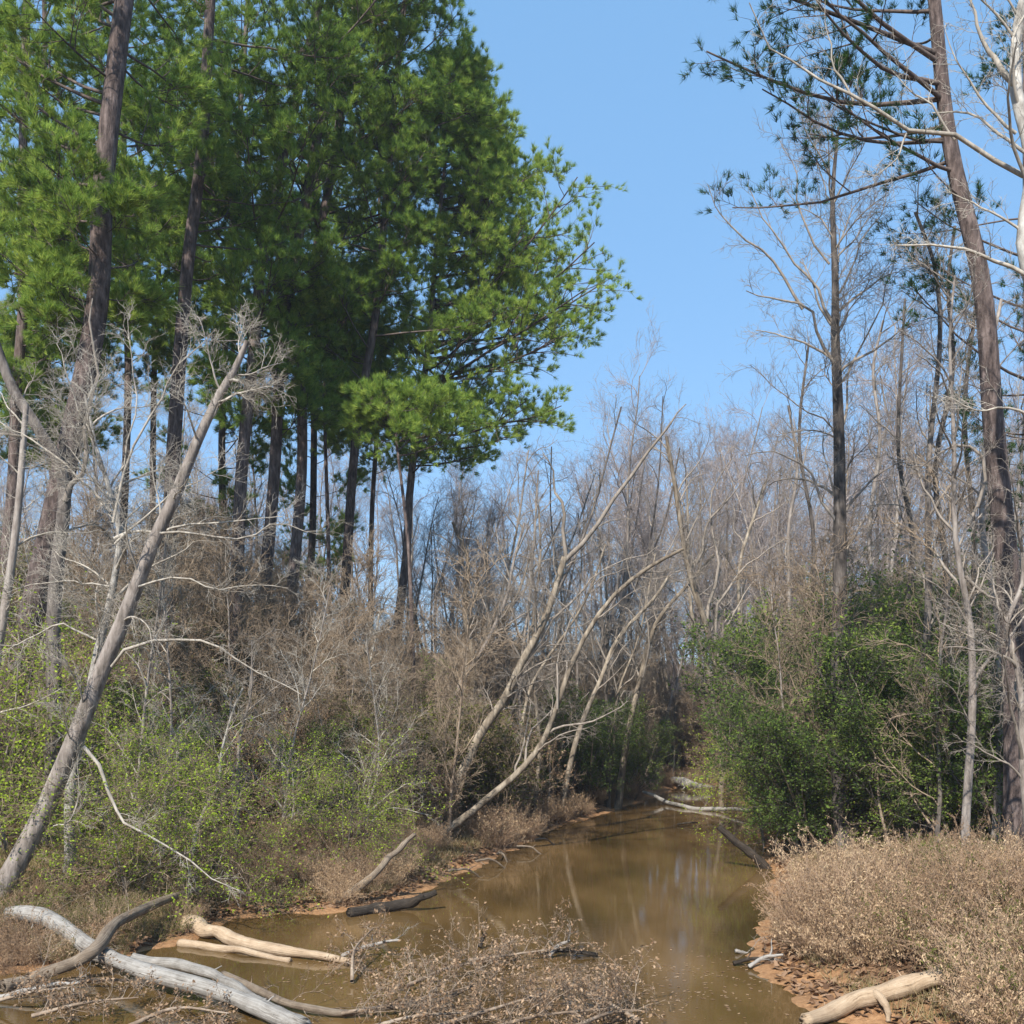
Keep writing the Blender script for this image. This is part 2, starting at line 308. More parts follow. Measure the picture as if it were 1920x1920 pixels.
def pine(label, pts, Y, r0, r1, z0f, rad, seed, ntuft=4, nl=46, per=8, mat='needle', group='tall pines', side=None, low=0.35, top_z=None, tsz=1.0, tip_up=0.12, cnt=23, shape=None):
    rs = np.random.RandomState(seed)
    P0 = path_world(pts, Y, 26, wob=.0035)
    if top_z: # carry on above the frame
        d = unit(P0[-1] - P0[-3]); k = int(max(2, (top_z - P0[-1][2]) / 1.2))
        P0 = resample(np.vstack([P0[::5], P0[-1] + d * (top_z - P0[-1][2]) / max(d[2], .3)]), 34)
    hh = P0[:, 2] - P0[0, 2]; Ht = hh[-1]
    R0 = np.interp(hh, [0, Ht], [r0, r1]); R0 = flare(R0, P0)
    if z0f > 1: z0f = float(np.clip((at(0, z0f, Y)[2] - P0[0, 2]) / Ht, 0.1, 0.95))
    lev0 = (P0[None], R0[None], np.zeros(1, int))
    L1 = spawn(rs, lev0, nl, z0f, 0.985, 1.0, (62, 92), 8, up=0.12, wig=0.06, rf=0.02, rmin=0.012, bias=side)
    # lengths follow the crown profile
    u = (L1[0][:, 0, 2] - P0[0, 2]) / Ht; u = np.clip((u - z0f) / (1 - z0f), 0, 1)
    prof = (np.sin(np.clip(u, 0, 1) ** 0.6 * np.pi * 0.93 + 0.22)) if shape is None else np.interp(u, shape[0], shape[1])
    ln = rad * np.maximum(prof, 0.12) * (0.7 + 0.35 * rs.rand(nl))
    ln = np.minimum(ln, rad * .98)
    if side is not None:
        dirx = unit(L1[0][:, -1] - L1[0][:, 0]) @ unit(np.array(side) + 1e-6); ln = ln * (0.8 + 0.3 * dirx)
    b = L1[0][:, :1]; P1 = b + (L1[0] - b) * ln[:, None, None]
    s = np.linspace(0, 1, 8)[None, :]; P1[:, :, 2] += (-0.10 * s + 0.20 * s ** 2.2) * ln[:, None]
    R1 = np.maximum(ln * 0.011, 0.016)[:, None] * np.linspace(1, 0.3, 8)[None]
    L1 = (P1, R1, np.arange(nl))
    L2 = spawn(rs, L1, per, 0.42, 1.0, rad * 0.27, (35, 75), 5, up=0.12, wig=0.12, rf=0.018, rmin=0.009, flat=0.35, tl=0.3)
    ff = np.clip(ln[L2[2]] / (rad * .8), .4, 1.1)[:, None, None]; L2[0][:] = L2[0][:, :1] + (L2[0] - L2[0][:, :1]) * ff
    L3 = spawn(rs, L2, 6, 0.2, 1.0, 0.6, (30, 65), 4, up=0.35, wig=0.15, rf=0.015, rmin=0.006, flat=0.6)
    Pt = np.concatenate([L3[0], ]); idx = np.repeat(np.arange(len(Pt)), ntuft); w = rs.rand(len(idx))[:, None]
    C = Pt[idx, 2] * (1 - w) + Pt[idx, 3] * w + rs.randn(len(idx), 3) * 0.05
    D = unit(unit(Pt[idx, 3] - Pt[idx, 2]) + np.array([0, 0, 0.7]))
    C = np.concatenate([C, L2[0][:, -1]]); D = np.concatenate([D, unit(L2[0][:, -1] - L2[0][:, -2])])
    nl = len(L1[0]); limbs = []
    for k in range(nl):
        a = pick(L1, L1[2] == k); b2 = pick(L2, L2[2] == k); c = pick(L3, L3[2] == k)
        limbs.append(wood([a, b2, c], [6, 4, 3]))
    Vn, Fn, rn = needles(rs, C, D, cnt, 0.26 * tsz, 0.0085 * tsz)
    return build_tree('pine_tree', label, 'pine tree', group, P0, R0, 12, M['pine_bark'], limbs, [('crown', Vn, Fn, M[mat], rn)], limb_m=M['pine_limb'])
G1 = 'tall pines on the left bank'
cone = ([0, .2, .5, .8, 1], [.8, 1, .95, .6, .2])
full = ([0, .12, .3, .7, .9, 1], [.5, .85, 1, 1, .7, .3])
PINES = [
 # label, trunk trace, distance, r0, r1, row of the lowest boughs, crown radius, seed, extras
 ('nearest tall pine, its thick trunk rising through the top left of the photo', [(5, 1420), (60, 1130), (110, 900), (165, 640), (190, 450), (207, 250), (236, 0)], 27, .36, .20, 600, 4.6, 1, dict(top_z=30, nl=50, side=(-.8, .5, 0))),
 ('pine with pale sunlit upper trunk behind the leaning tree, second thick trunk from left', [(300, 1260), (315, 1000), (332, 780), (350, 560), (366, 400), (380, 200), (388, 60)], 33, .28, .13, 560, 4.2, 2, dict(top_z=34, nl=36, side=(.2, 1, 0))),
 ('straight dark pine trunk just right of the top of the leaning tree', [(442, 1250), (449, 1000), (457, 740), (480, 600), (505, 450), (532, 290)], 37, .27, .12, 740, 4.8, 3, dict(top_z=37, nl=38)),
 ('dark straight pine, second of the three trunks standing in front of the low sky', [(488, 1260), (505, 980), (518, 780), (550, 520), (585, 280), (602, 190)], 39, .27, .12, 800, 4.8, 4, dict(top_z=39, nl=40)),
 ('reddish pine trunk, third of the three trunks standing in front of the low sky', [(545, 1260), (560, 980), (574, 760), (590, 520), (625, 250), (650, 90)], 41, .26, .12, 800, 4.9, 5, dict(top_z=40, nl=42)),
 ('pine with slightly bent scaly trunk below the bright green low branch', [(640, 1260), (664, 920), (690, 720), (716, 500), (735, 300), (742, 120)], 40, .23, .10, 860, 4.0, 6, dict(top_z=35, nl=44)),
 ('rightmost big pine of the left bank, its broad crown reaching out towards the open sky', [(738, 1250), (752, 1040), (772, 900), (800, 660), (826, 430), (838, 270), (845, 150)], 44, .25, .05, 900, 7.9, 7, dict(nl=120, ntuft=4, per=11, side=(.6, .05, 0), shape=([0, .12, .28, .45, .6, .8, 1], [.5, .75, 1, .86, .62, .3, .15]))),
 ('pine far left whose pale trunk leans at the photo edge', [(-5, 1200), (12, 930), (32, 740), (50, 560), (40, 300)], 36, .22, .10, 660, 4.6, 8, dict(top_z=37, nl=38)),
 ('slim pine between the nearest pine and the pale-topped pine', [(225, 1250), (236, 850), (236, 560), (232, 340)], 40, .17, .08, 560, 4.2, 9, dict(top_z=37, nl=44)),
 ('slender dark pine close left of the pale-topped pine', [(280, 1250), (286, 850), (288, 540), (286, 370)], 44, .15, .07, 520, 4.2, 10, dict(top_z=39, nl=44)),
 ('thin straight pine standing between the three dark trunks and the bent pine', [(618, 1260), (616, 1050), (608, 800), (606, 640)], 46, .12, .05, 760, 3.6, 11, dict(top_z=27, nl=40)),
 ('small young pine with bright green boughs low over the brown brush', [(775, 1250), (765, 1000), (748, 860), (742, 760)], 36, .11, .04, 945, 3.3, 12, dict(nl=15, per=7, tsz=1.0, side=(.4, 0, 0), shape=([0, .3, .7, 1], [.7, 1, .9, .5]))),
 ('dark trunked pine left of the three dark trunks with shaded needles', [(150, 1250), (95, 860), (85, 600)], 42, .18, .08, 660, 4.6, 13, dict(top_z=37, nl=34)),
 ('thin pine behind the rightmost big pine', [(690, 1250), (698, 900), (712, 700)], 52, .16, .07, 760, 5.0, 14, dict(top_z=33, nl=36)),
 ('high pine filling the back of the grove above the thick dark trunks', [(430, 1250), (418, 760), (440, 400)], 50, .2, .1, 640, 6.2, 15, dict(top_z=46, nl=40)),
 ('high back pine between the reddish trunk and the bent pine', [(575, 1250), (590, 900), (600, 300)], 52, .2, .1, 740, 5.6, 16, dict(top_z=47, nl=40)),
]
for lb, pts, Y, r0, r1, zf, rad, sd_, kw in PINES:
    kw = dict(kw); kw.setdefault('shape', full)
    pine(lb, pts, Y, r0, r1, zf, rad, sd_, group=G1, **kw)
# the pine on the right bank, with thin dark tufts
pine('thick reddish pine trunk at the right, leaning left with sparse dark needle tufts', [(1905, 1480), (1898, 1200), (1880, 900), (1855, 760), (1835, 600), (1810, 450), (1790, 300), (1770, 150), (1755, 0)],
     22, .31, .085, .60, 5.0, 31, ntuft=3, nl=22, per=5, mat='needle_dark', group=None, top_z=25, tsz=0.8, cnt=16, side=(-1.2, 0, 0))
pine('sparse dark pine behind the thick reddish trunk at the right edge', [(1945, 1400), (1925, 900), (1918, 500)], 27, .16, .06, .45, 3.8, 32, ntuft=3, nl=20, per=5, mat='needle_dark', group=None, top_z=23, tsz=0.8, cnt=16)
# ------------------------------------------------------------------ bare trees traced one by one
def bare(name, label, cat, P0, R0, traced=(), nl=10, z0=0.35, L=3.0, ang=(35, 65), mb='grey_bark', mt='twig', seed=0, per=(6, 5, 4), ln=(0.45, 0.42, 0.5), up=0.12, group=None, tk=12,
         bias=None, wig=0.14, rt=0.0035, extra_leaf=None, tl=0.4, grav=0.0):
    rs = np.random.RandomState(seed); lev0 = (P0[None], R0[None], np.zeros(1, int)); parts = []
    if nl: parts.append(spawn(rs, lev0, nl, z0, 0.99, L, ang, 10, up=up, wig=wig, rf=0.016, rmin=0.010, tl=tl, bias=bias, grav=grav))
    for Pt, r in traced:
        q = resample(Pt, 10); nz = rs.randn(10, 3); nz = (nz + np.roll(nz, 1, 0)) * np.linalg.norm(q[-1] - q[0]) * 0.011; nz[0] = 0; q = q + nz; r = r * .75; parts.append((q[None], (r * np.linspace(1, 0.22, 10))[None], np.zeros(1, int)))
    L1 = cat_(parts); L1 = (L1[0], L1[1], np.arange(len(L1[0])))
    l1 = np.linalg.norm(L1[0][:, -1] - L1[0][:, 0], axis=1).mean()
    L2 = spawn(rs, L1, per[0], 0.2, 1.0, l1 * ln[0], (30, 60), 7, up=0.12, wig=wig, rf=0.012, rmin=rt * 1.7, tl=0.3, grav=grav)
    L3 = spawn(rs, L2, per[1], 0.15, 1.0, l1 * ln[0] * ln[1], (28, 60), 5, up=0.08, wig=wig, rf=0.01, rmin=rt * 1.3, grav=grav)
    L4 = spawn(rs, L3, per[2], 0.15, 1.0, l1 * ln[0] * ln[1] * ln[2], (25, 60), 4, up=0.06, wig=wig, rf=0.01, rmin=rt, grav=grav)
    limbs = []
    for k in range(len(L1[0])):
        limbs.append(wood([pick(l, l[2] == k) for l in (L1, L2, L3, L4)], [6, 4, 3, 3]))
    crown = []
    if extra_leaf:
        V, Fq, rn = leaves(rs, L4, extra_leaf[1], extra_leaf[2]); crown = [('foliage', V, Fq, M[extra_leaf[0]], rn)]
    return build_tree(name, label, cat, group, P0, R0, tk, M[mb], limbs, crown, limb_m=M[mt])
cat_ = cat
def tr(pts, Y, r): return (np.array([at(p[0], p[1], Y + (p[2] if len(p) > 2 else 0)) for p in pts]), r)
def RR(P0, r0, r1, p=1.0): h = np.linspace(0, 1, len(P0)) ** p; return flare(r0 + (r1 - r0) * h, P0, 0.3)

# the big leaning tree at the left
Y = 20.0
P0 = path_world([(-15, 1700), (40, 1600), (95, 1490), (150, 1370), (195, 1250), (240, 1140), (285, 1020), (325, 930), (370, 820), (410, 740), (440, 690), (462, 640)], Y, 32, wob=.003)
bare('leaning_tree', 'long leaning trunk reaching from the bottom left corner up rightward into the pine crowns', 'bare tree', P0, RR(P0, .215, .05, 1.2), [
    tr([(157, 1400), (185, 1440), (203, 1490), (225, 1530), (262, 1555), (300, 1585), (345, 1605), (400, 1645), (455, 1675)], Y - .3, .055),
    tr([(430, 712), (450, 715), (480, 728, .3)], Y, .05),
    tr([(385, 790), (410, 765), (440, 740), (480, 725)], Y, .05),
    tr([(100, 1550), (130, 1540), (150, 1490), (150, 1410)], Y - .2, .03),
    tr([(210, 1250), (280, 1205), (350, 1200), (430, 1222), (500, 1265), (560, 1305)], Y - .4, .05),
    tr([(260, 1100), (330, 1080), (400, 1110), (470, 1100), (540, 1110)], Y - .2, .03),
    tr([(300, 1000), (380, 1005), (460, 1010), (540, 985), (600, 990)], Y - .4, .035)],
    nl=12, z0=.3, L=2.1, mt='pale_twig', seed=41, per=(9, 7, 4), ln=(.36, .42, .5), grav=0.02)
# white-twigged tree fanning out left of it
P0 = path_world([(135, 1500), (150, 1380), (172, 1240), (200, 1120), (216, 1010), (200, 920), (178, 830), (160, 740)], 21.5, 24)
bare('bare_tree', 'pale bare tree fanning its white twigs out left of and behind the long leaning trunk', 'bare tree', P0, RR(P0, .12, .03), [
    tr([(208, 960), (150, 890), (70, 830), (-10, 775)], 21.5, .05), tr([(212, 980), (235, 870), (290, 760), (340, 690), (400, 640)], 21.3, .05),
    tr([(214, 1010), (280, 1000), (340, 985), (420, 975), (520, 965)], 21, .05), tr([(190, 880), (140, 760), (110, 640)], 21.6, .035),
    tr([(200, 930), (240, 820), (250, 700), (240, 600)], 21.8, .035), tr([(205, 1100), (140, 1090), (60, 1100), (-20, 1130)], 21.2, .03),
    tr([(180, 1200), (120, 1170), (50, 1200), (0, 1210)], 21, .035), tr([(215, 1020), (300, 940), (370, 900), (440, 860)], 21, .035)],
    nl=16, z0=.35, L=2.4, mb='white_bark', mt='pale_twig', seed=42, per=(9, 7, 4), ln=(.42, .42, .5), up=.1)
# dark fork far left and pale leaning trunk at the edge
P0 = path_world([(95, 1420), (110, 1250), (125, 1050), (120, 900), (80, 820), (30, 740), (0, 670), (-30, 600)], 25, 22)
bare('bare_tree', 'dark forked trunk bending left out of the photo below the nearest pine', 'bare tree', P0, RR(P0, .2, .1), [tr([(122, 940), (160, 850), (170, 700), (175, 560)], 25, .11)],
     nl=6, z0=.4, L=2, mb='dark_bark', mt='twig', seed=43)
P0 = path_world([(-40, 1560), (-10, 1300), (30, 1000), (45, 760)], 23, 20)
bare('bare_tree', 'grey upright trunk standing on the left edge of the photo', 'bare tree', P0, RR(P0, .16, .06), nl=12, z0=.3, L=2.2, mb='grey_bark', mt='pale_twig', seed=44)
# white crooked sapling
P0 = path_world([(360, 1605), (368, 1560), (385, 1510), (408, 1470), (412, 1420), (424, 1370), (440, 1320), (455, 1290)], None, 18)
Ys = P0[-1][1]
bare('sapling', 'small white crooked sapling on the left bank behind the hanging branch', 'sapling', P0, RR(P0, .055, .02), [tr([(412, 1430), (398, 1380), (385, 1345)], Ys, .016), tr([(424, 1370), (470, 1345), (530, 1330)], Ys, .02)],
     nl=9, z0=.25, L=1.1, mb='white_bark', mt='pale_twig', seed=45, per=(6, 4, 3), tk=8)
P0 = path_world([(440, 1600), (443, 1540), (446, 1450), (450, 1380), (470, 1300), (470, 1200)], None, 16)
bare('sapling', 'upright grey sapling with lichen standing just right of the white crooked sapling', 'sapling', P0, RR(P0, .075, .02), nl=14, z0=.3, L=1.7, mb='grey_bark', mt='twig', seed=46, per=(6, 5, 3), tk=8)
FRONT = [((60, 1610), (90, 1300), (40, 1000), 29, 'grey twiggy sapling set back left of the leaning trunk'), ((300, 1600), (330, 1350), (300, 1050), 24, 'pale twiggy sapling between leaning trunk and white crooked sapling'),
         ((520, 1560), (560, 1350), (620, 1100), 26, 'grey twiggy sapling leaning right, near the middle of the left thicket'), ((250, 1580), (270, 1250), (330, 900), 23.5, 'tall pale twiggy sapling rising just behind the leaning trunk'),
         ((690, 1540), (710, 1400), (690, 1200), 28, 'slim grey sapling behind the yellow-green shrubs left of the creek'), ((20, 1560), (0, 1250), (60, 850), 31, 'tall pale twiggy sapling at the left photo edge')]
for k, (a, b_, c, Yd, lb) in enumerate(FRONT):
    P0 = path_world([a, b_, c], Yd, 18)
    bare('sapling', lb, 'sapling', P0, RR(P0, .055, .015), nl=22, z0=.25, L=1.9, mb='grey_bark', mt='pale_twig', seed=160 + k, per=(6, 5, 3), tk=7, group='front saplings of the left bank', up=.3, wig=.2, rt=.003)
# trees leaning over the creek from the left bank
LEAN = [
 ('slender tan tree leaning far over the creek from the sandy point of left bank', [(812, 1572), (862, 1535), (912, 1495), (965, 1450), (1010, 1395), (1045, 1330), (1095, 1210), (1150, 1120), (1215, 1065), (1280, 1030)], None, .13, .05, 'tan_bark', 'twig'),
 ('curved leaning tree whose forked dark top crosses the low sky above the creek bend', [(860, 1440), (900, 1375), (945, 1310), (985, 1240), (1025, 1160), (1062, 1045)], 33, .17, .10, 'tan_bark', 'twig'),
 ('pale leaning pole tree on left bank near the green shrubs', [(1165, 1440), (1180, 1370), (1205, 1270), (1235, 1170), (1290, 1100), (1330, 1040)], 46, .17, .06, 'tan_bark', 'twig'),
 ('thin leaning tree between the curved leaning tree and the pale leaning pole', [(1085, 1390), (1115, 1300), (1150, 1220), (1215, 1130), (1250, 1080)], 41, .12, .05, 'tan_bark', 'twig'),
 ('thin grey tree leaning right from the brown brush, low in the left middle', [(582, 1505), (605, 1450), (640, 1370), (680, 1290), (700, 1200), (715, 1130)], None, .085, .03, 'white_bark', 'pale_twig'),
 ('pale crooked twin-stemmed tree standing upright in the brush behind the leaning trees', [(880, 1330), (885, 1240), (868, 1150), (875, 1060), (850, 980)], 38, .12, .05, 'tan_bark', 'twig'),
 ('slim tree leaning right, its base in shade left of the slender tan tree', [(840, 1340), (880, 1260), (930, 1160), (965, 1080), (975, 980)], 36, .10, .04, 'grey_bark', 'twig'),
]
for k, (lb, pts, Y, r0, r1, mb, mt) in enumerate(LEAN):
    P0 = path_world(pts, Y, 22); Y = P0[-1][1]; trc = []
    if k == 1: trc = [tr([(1060, 1050), (1120, 965), (1200, 860), (1245, 800), (1285, 755)], Y, .11), tr([(1062, 1050), (1052, 960), (1040, 900), (1015, 850)], Y, .1), tr([(985, 1240), (1060, 1130), (1150, 1070), (1240, 1010)], Y, .06)]
    if k == 2: trc = [tr([(1205, 1270), (1215, 1180), (1190, 1100), (1170, 1020)], Y, .08)]
    if k == 0: trc = [tr([(1045, 1330), (1040, 1250), (1070, 1170), (1100, 1100)], Y, .05)]
    bare('leaning_tree', lb, 'bare tree', P0, RR(P0, r0, r1), trc, nl=15, z0=.38, L=2.6, mb=mb, mt=mt, seed=60 + k, up=.35, group='trees leaning over the creek')
rl = np.random.RandomState(5)
for k in range(14):
    px = 830 + 400 * rl.rand(); Yd = 36 + 18 * rl.rand(); y0 = 1330 + 60 * rl.rand(); lean = -70 + 290 * rl.rand(); hh_ = 330 + 260 * rl.rand()
    
    while float(sdf([(px - 960) / F * Yd - .8], [Yd])[0]) < .7: px -= 12
    P0 = path_world([(px, y0), (px + lean * .3, y0 - hh_ * .35), (px + lean * .75, y0 - hh_ * .7), (px + lean, y0 - hh_)], Yd, 18)
    bare('leaning_tree', 'thin crooked bare tree in the thicket of leaning trees left of creek bend', 'bare tree', P0, RR(P0, .07 + .05 * rl.rand(), .03), nl=13, z0=.3, L=2.4, mb=['grey_bark', 'dark_bark', 'tan_bark'][k % 3], mt='twig', seed=130 + k, per=(6, 4, 3), tk=7, group='thin trees leaning towards the creek', up=.35, wig=.2)
RIGHT = [
 ('tall forked tree behind the creek bend, its pale trunk curving left as it rises', [(1400, 1400), (1385, 1340), (1352, 1250), (1325, 1170), (1292, 1070), (1275, 980), (1262, 900), (1245, 820)], 44, .20, .07, 'tan_bark', [[(1325, 1170), (1340, 1090), (1350, 1010), (1340, 930), (1375, 860)], [(1292, 1070), (1330, 980), (1390, 900)], [(1352, 1250), (1345, 1130), (1400, 1060), (1470, 1010)]]),
 ('pale tree close right of the tall forked tree', [(1425, 1400), (1405, 1280), (1392, 1180), (1385, 1060), (1420, 960), (1440, 900)], 48, .15, .05, 'tan_bark', []),
 ('light trunk leaning slightly left in the middle of the creek-end thicket', [(1345, 1400), (1335, 1250), (1300, 1150), (1285, 1040), (1292, 900)], 54, .15, .05, 'tan_bark', []),
]
for k, (lb, pts, Y, r0, r1, mb, trc) in enumerate(RIGHT):
    P0 = path_world(pts, Y, 22)
    bare('bare_tree', lb, 'bare tree', P0, RR(P0, r0, r1), [tr(q, Y, r0 * .55) for q in trc], nl=16, z0=.3, L=3.6, mb=mb, mt='twig', seed=80 + k, up=.3)
# tall tree right of centre with the open crown
Y = R1Y = float(ghit(1582, 1590)[1])
P0 = path_world([(1582, 1590), (1577, 1400), (1573, 1200), (1576, 1000), (1577, 850), (1572, 700), (1566, 600), (1560, 480), (1560, 360), (1568, 240)], Y, 30, wob=.002)
bare('bare_tree', 'tallest bare tree right of the open sky, straight dark trunk with bleached upper limbs', 'bare tree', P0, RR(P0, .235, .035, 1.4), [
    tr([(1577, 700), (1545, 650), (1505, 580), (1450, 556), (1398, 543)], Y, .075), tr([(1505, 580), (1470, 520), (1410, 470), (1360, 400), (1318, 345)], Y, .06),
    tr([(1562, 605), (1530, 540), (1475, 468), (1435, 420), (1402, 340)], Y, .06), tr([(1574, 985), (1545, 930), (1515, 875), (1455, 848), (1395, 850)], Y, .065),
    tr([(1555, 495), (1500, 395), (1488, 330), (1455, 245)], Y, .045), tr([(1576, 830), (1540, 780), (1470, 740), (1405, 690)], Y, .04),
    tr([(1566, 560), (1610, 480), (1650, 400), (1665, 320)], Y, .04), tr([(1566, 470), (1600, 400), (1650, 330)], Y, .035), tr([(1575, 720), (1620, 640), (1660, 540), (1680, 460)], Y, .045),
    tr([(1572, 640), (1590, 580), (1610, 500)], Y, .03), tr([(1560, 380), (1530, 300), (1520, 210)], Y, .03)],
    nl=30, z0=.35, L=2.6, mb='dark_bark', mt='twig', seed=90, up=.3, per=(8, 6, 3), ln=(.42, .45, .5), rt=.0045)
# sycamore at the right edge with white limbs across the top right
Y = 17
P0 = path_world([(2000, 1500), (1985, 1000), (1960, 600), (1926, 380), (1912, 200), (1922, 60), (1915, -60)], Y, 28)
bare('bare_tree', 'white-barked tree at the right edge whose long pale limb crosses the top right sky', 'bare tree', P0, RR(P0, .18, .07), [
    tr([(1920, 330), (1860, 300), (1790, 262), (1700, 250), (1640, 215), (1590, 178), (1540, 140), (1490, 108), (1440, 85), (1405, 20)], Y, .06),
    tr([(1905, 160), (1865, 110), (1835, 45), (1815, -20)], Y, .08), tr([(1600, 190), (1570, 130), (1555, 60), (1550, 0)], Y, .03), tr([(1790, 262), (1750, 200), (1700, 160), (1650, 120)], Y, .03),
    tr([(1940, 780), (1890, 770), (1830, 765), (1760, 740)], Y, .035), tr([(1905, 250), (1850, 200), (1800, 130), (1770, 60)], Y, .04), tr([(1700, 250), (1680, 300), (1640, 330)], Y, .025)],
    nl=9, z0=.45, L=2.0, mb='white_bark', mt='pale_twig', seed=91, per=(8, 5, 3), ln=(.34, .4, .5), bias=(-1.2, 0, 0))
SLIM = [
 ('slim dark trunk, left one of the close pair right of the tallest bare tree', [(1722, 1500), (1730, 1180), (1737, 1000), (1748, 850), (1760, 650), (1742, 500), (1728, 400)], 27, .12, .04, 'dark_bark', []),
 ('slim dark trunk, right one of the close pair right of the tallest bare tree', [(1762, 1500), (1757, 1230), (1755, 1050), (1760, 880), (1782, 700), (1776, 540), (1790, 420)], 28.5, .12, .04, 'dark_bark', []),
 ('slender pale grey tree with a crooked branch pointing left, left of the thick reddish pine', [(1812, 1625), (1810, 1400), (1811, 1200), (1806, 1080), (1800, 940), (1795, 800), (1788, 640), (1800, 520)], 20, .10, .018, 'grey_bark', [[(1815, 985), (1838, 940), (1850, 890), (1832, 850), (1800, 836), (1768, 842), (1735, 868), (1700, 876), (1688, 840)], [(1810, 1080), (1850, 1115), (1890, 1130)]]),
 ('grey trunk between the slender white tree and the thick reddish pine', [(1872, 1560), (1868, 1300), (1862, 1100), (1840, 900), (1850, 700), (1870, 560)], 25, .11, .04, 'grey_bark', []),
 ('pale curly-limbed tree low at the right photo edge', [(1925, 1560), (1920, 1380), (1905, 1250), (1890, 1180), (1912, 1090), (1900, 980)], 18, .07, .03, 'grey_bark', [[(1905, 1250), (1893, 1200), (1880, 1280), (1900, 1330)]]),
 ('thin bare trunk close left of the tallest bare tree in the green thicket', [(1478, 1500), (1480, 1250), (1470, 1050), (1490, 900), (1480, 760)], 42, .12, .05, 'grey_bark', []),
 ('dark straight trunk in the shade left of the slender pale grey tree', [(1690, 1520), (1688, 1250), (1700, 1000), (1690, 800), (1705, 560)], 33, .13, .04, 'dark_bark', []),
 ('dark trunk directly behind the slender pale grey tree', [(1825, 1500), (1820, 1250), (1835, 1000), (1820, 700), (1840, 480)], 30, .13, .04, 'dark_bark', []),
 ('dark slender trunk between the tallest bare tree and the creek', [(1520, 1500), (1512, 1250), (1525, 1000), (1505, 820), (1520, 640)], 37, .12, .04, 'dark_bark', []),
 ('thin bare trunk close right of the tallest bare tree', [(1640, 1500), (1645, 1250), (1640, 1050), (1655, 850), (1640, 700), (1660, 600)], 36, .12, .04, 'grey_bark', []),
]
for k, (lb, pts, Y, r0, r1, mb, trc) in enumerate(SLIM):
    P0 = path_world(pts, Y, 24)
    bare('bare_tree', lb, 'bare tree', P0, RR(P0, r0, r1), [tr(q, Y, r0 * .55) for q in trc], nl=24, z0=.25, L=2.0, mb=mb, mt='pale_twig' if mb == 'white_bark' else 'twig', seed=100 + k, up=.25, per=(6, 5, 3))

# ------------------------------------------------------------------ plants built once and copied
def variant_tree(name, cat, seed, ht, r0, nl, L, mb, mt, z0=.25, per=(6, 5, 4), lean=0.0, up=.3, leafy=None, ang=(30, 55), rt=.006, stems=1, wig=.14, ln=(.42, .45, .5), nleaf=3, lsize=.09, cm=None):
    rs = np.random.RandomState(seed); Ps, Rs = [], []
    for s in range(stems):
        a = rs.rand() * 6.28; sp = 0 if stems == 1 else .35
        d = np.array([math.cos(a) * sp + lean, math.sin(a) * sp, 1.0]); d /= np.linalg.norm(d); p = np.array([math.cos(a) * sp * .3, math.sin(a) * sp * .3, -.3]); q = [p]
        for j in range(15):
            d = d + rs.randn(3) * np.array([.06, .06, .01]); d /= np.linalg.norm(d); q.append(q[-1] + d * ht * (1 if stems == 1 else .7 + .5 * rs.rand()) / 15)
        Ps.append(np.array(q)); Rs.append(np.linspace(r0, r0 * .2, 16))
    L0 = (np.array(Ps), np.array(Rs), np.zeros(stems, int))
    L1 = spawn(rs, L0, nl, z0, 1, L, ang, 7, up=up, wig=wig, rf=.014, rmin=.012, tl=.45)
    L2 = spawn(rs, L1, per[0], .2, 1, L * ln[0], (28, 58), 5, up=up * .6, wig=wig, rf=.012, rmin=rt * 1.4)
    L3 = spawn(rs, L2, per[1], .15, 1, L * ln[0] * ln[1], (25, 60), 4, up=up * .4, wig=wig, rmin=rt)
    lv = [L1, L2, L3]; last = L3
    if per[2]: L4 = spawn(rs, L3, per[2], .1, 1, L * ln[0] * ln[1] * ln[2], (25, 60), 3, up=.1, wig=wig, rmin=rt * .8); lv.append(L4); last = L4
    out = []
    V, Fq = tubes(L0[0], L0[1], 8); out.append(('trunk' if stems == 1 else 'stem', mesh_np('trunk', V, Fq, M[mb], True)))
    V, Fq = wood(lv, [4, 3, 3, 3]); out.append(('crown' if not leafy else 'branching', mesh_np('crown', V, Fq, M[mt], True)))
    if leafy:
        V, Fq, rn = leaves(rs, last, nleaf, lsize, off=.05, flatness=.6); out.append(('foliage', mesh_np('foliage', V, Fq, M[leafy], False, rn)))
    return name, cat, out
def put(var, label, group, loc, rz, sc, tilt=(0, 0)):
    name, cat, out = var; t = thing(name, label, cat, loc, group, rz); t.scale = (sc, sc, sc * 1.0); t.rotation_euler = (tilt[0], tilt[1], rz)
    for nm, me in out: add(nm, me, t)
    return t
weedlike = None
def scatter(vars_, label, group, spots, seed, s=(.8, 1.2), tilt=.05, clear=.3, lean_in=0.0):
    rs = np.random.RandomState(seed)
    for k, (x, y) in enumerate(spots):
        px = 960 + x / y * F
        if vars_ is not weedlike and 1480 < px < 1668 and y < R1Y + .6: continue
        if float(sdf([x], [y])[0]) < clear: continue
        put(vars_[k % len(vars_)], label, group, (x, y, hg(x, y) - .05), rs.rand() * 6.28, s[0] + (s[1] - s[0]) * rs.rand(), (rs.randn() * tilt, rs.randn() * tilt))
def region(n, px0, px1, y0, y1, seed, minsep=0.8):
    """ground spots at distances y0..y1 seen between photo columns px0..px1"""
    rs = np.random.RandomState(seed); out = []; tries = 0
    while len(out) < n and tries < n * 40:
        tries += 1; Yd = y0 + (y1 - y0) * rs.rand(); x = (px0 + (px1 - px0) * rs.rand() - 960) / F * Yd
        if all((x - a) ** 2 + (Yd - b) ** 2 > minsep ** 2 for a, b in out): out.append((x, Yd))
    return sorted(out, key=lambda q: q[1])
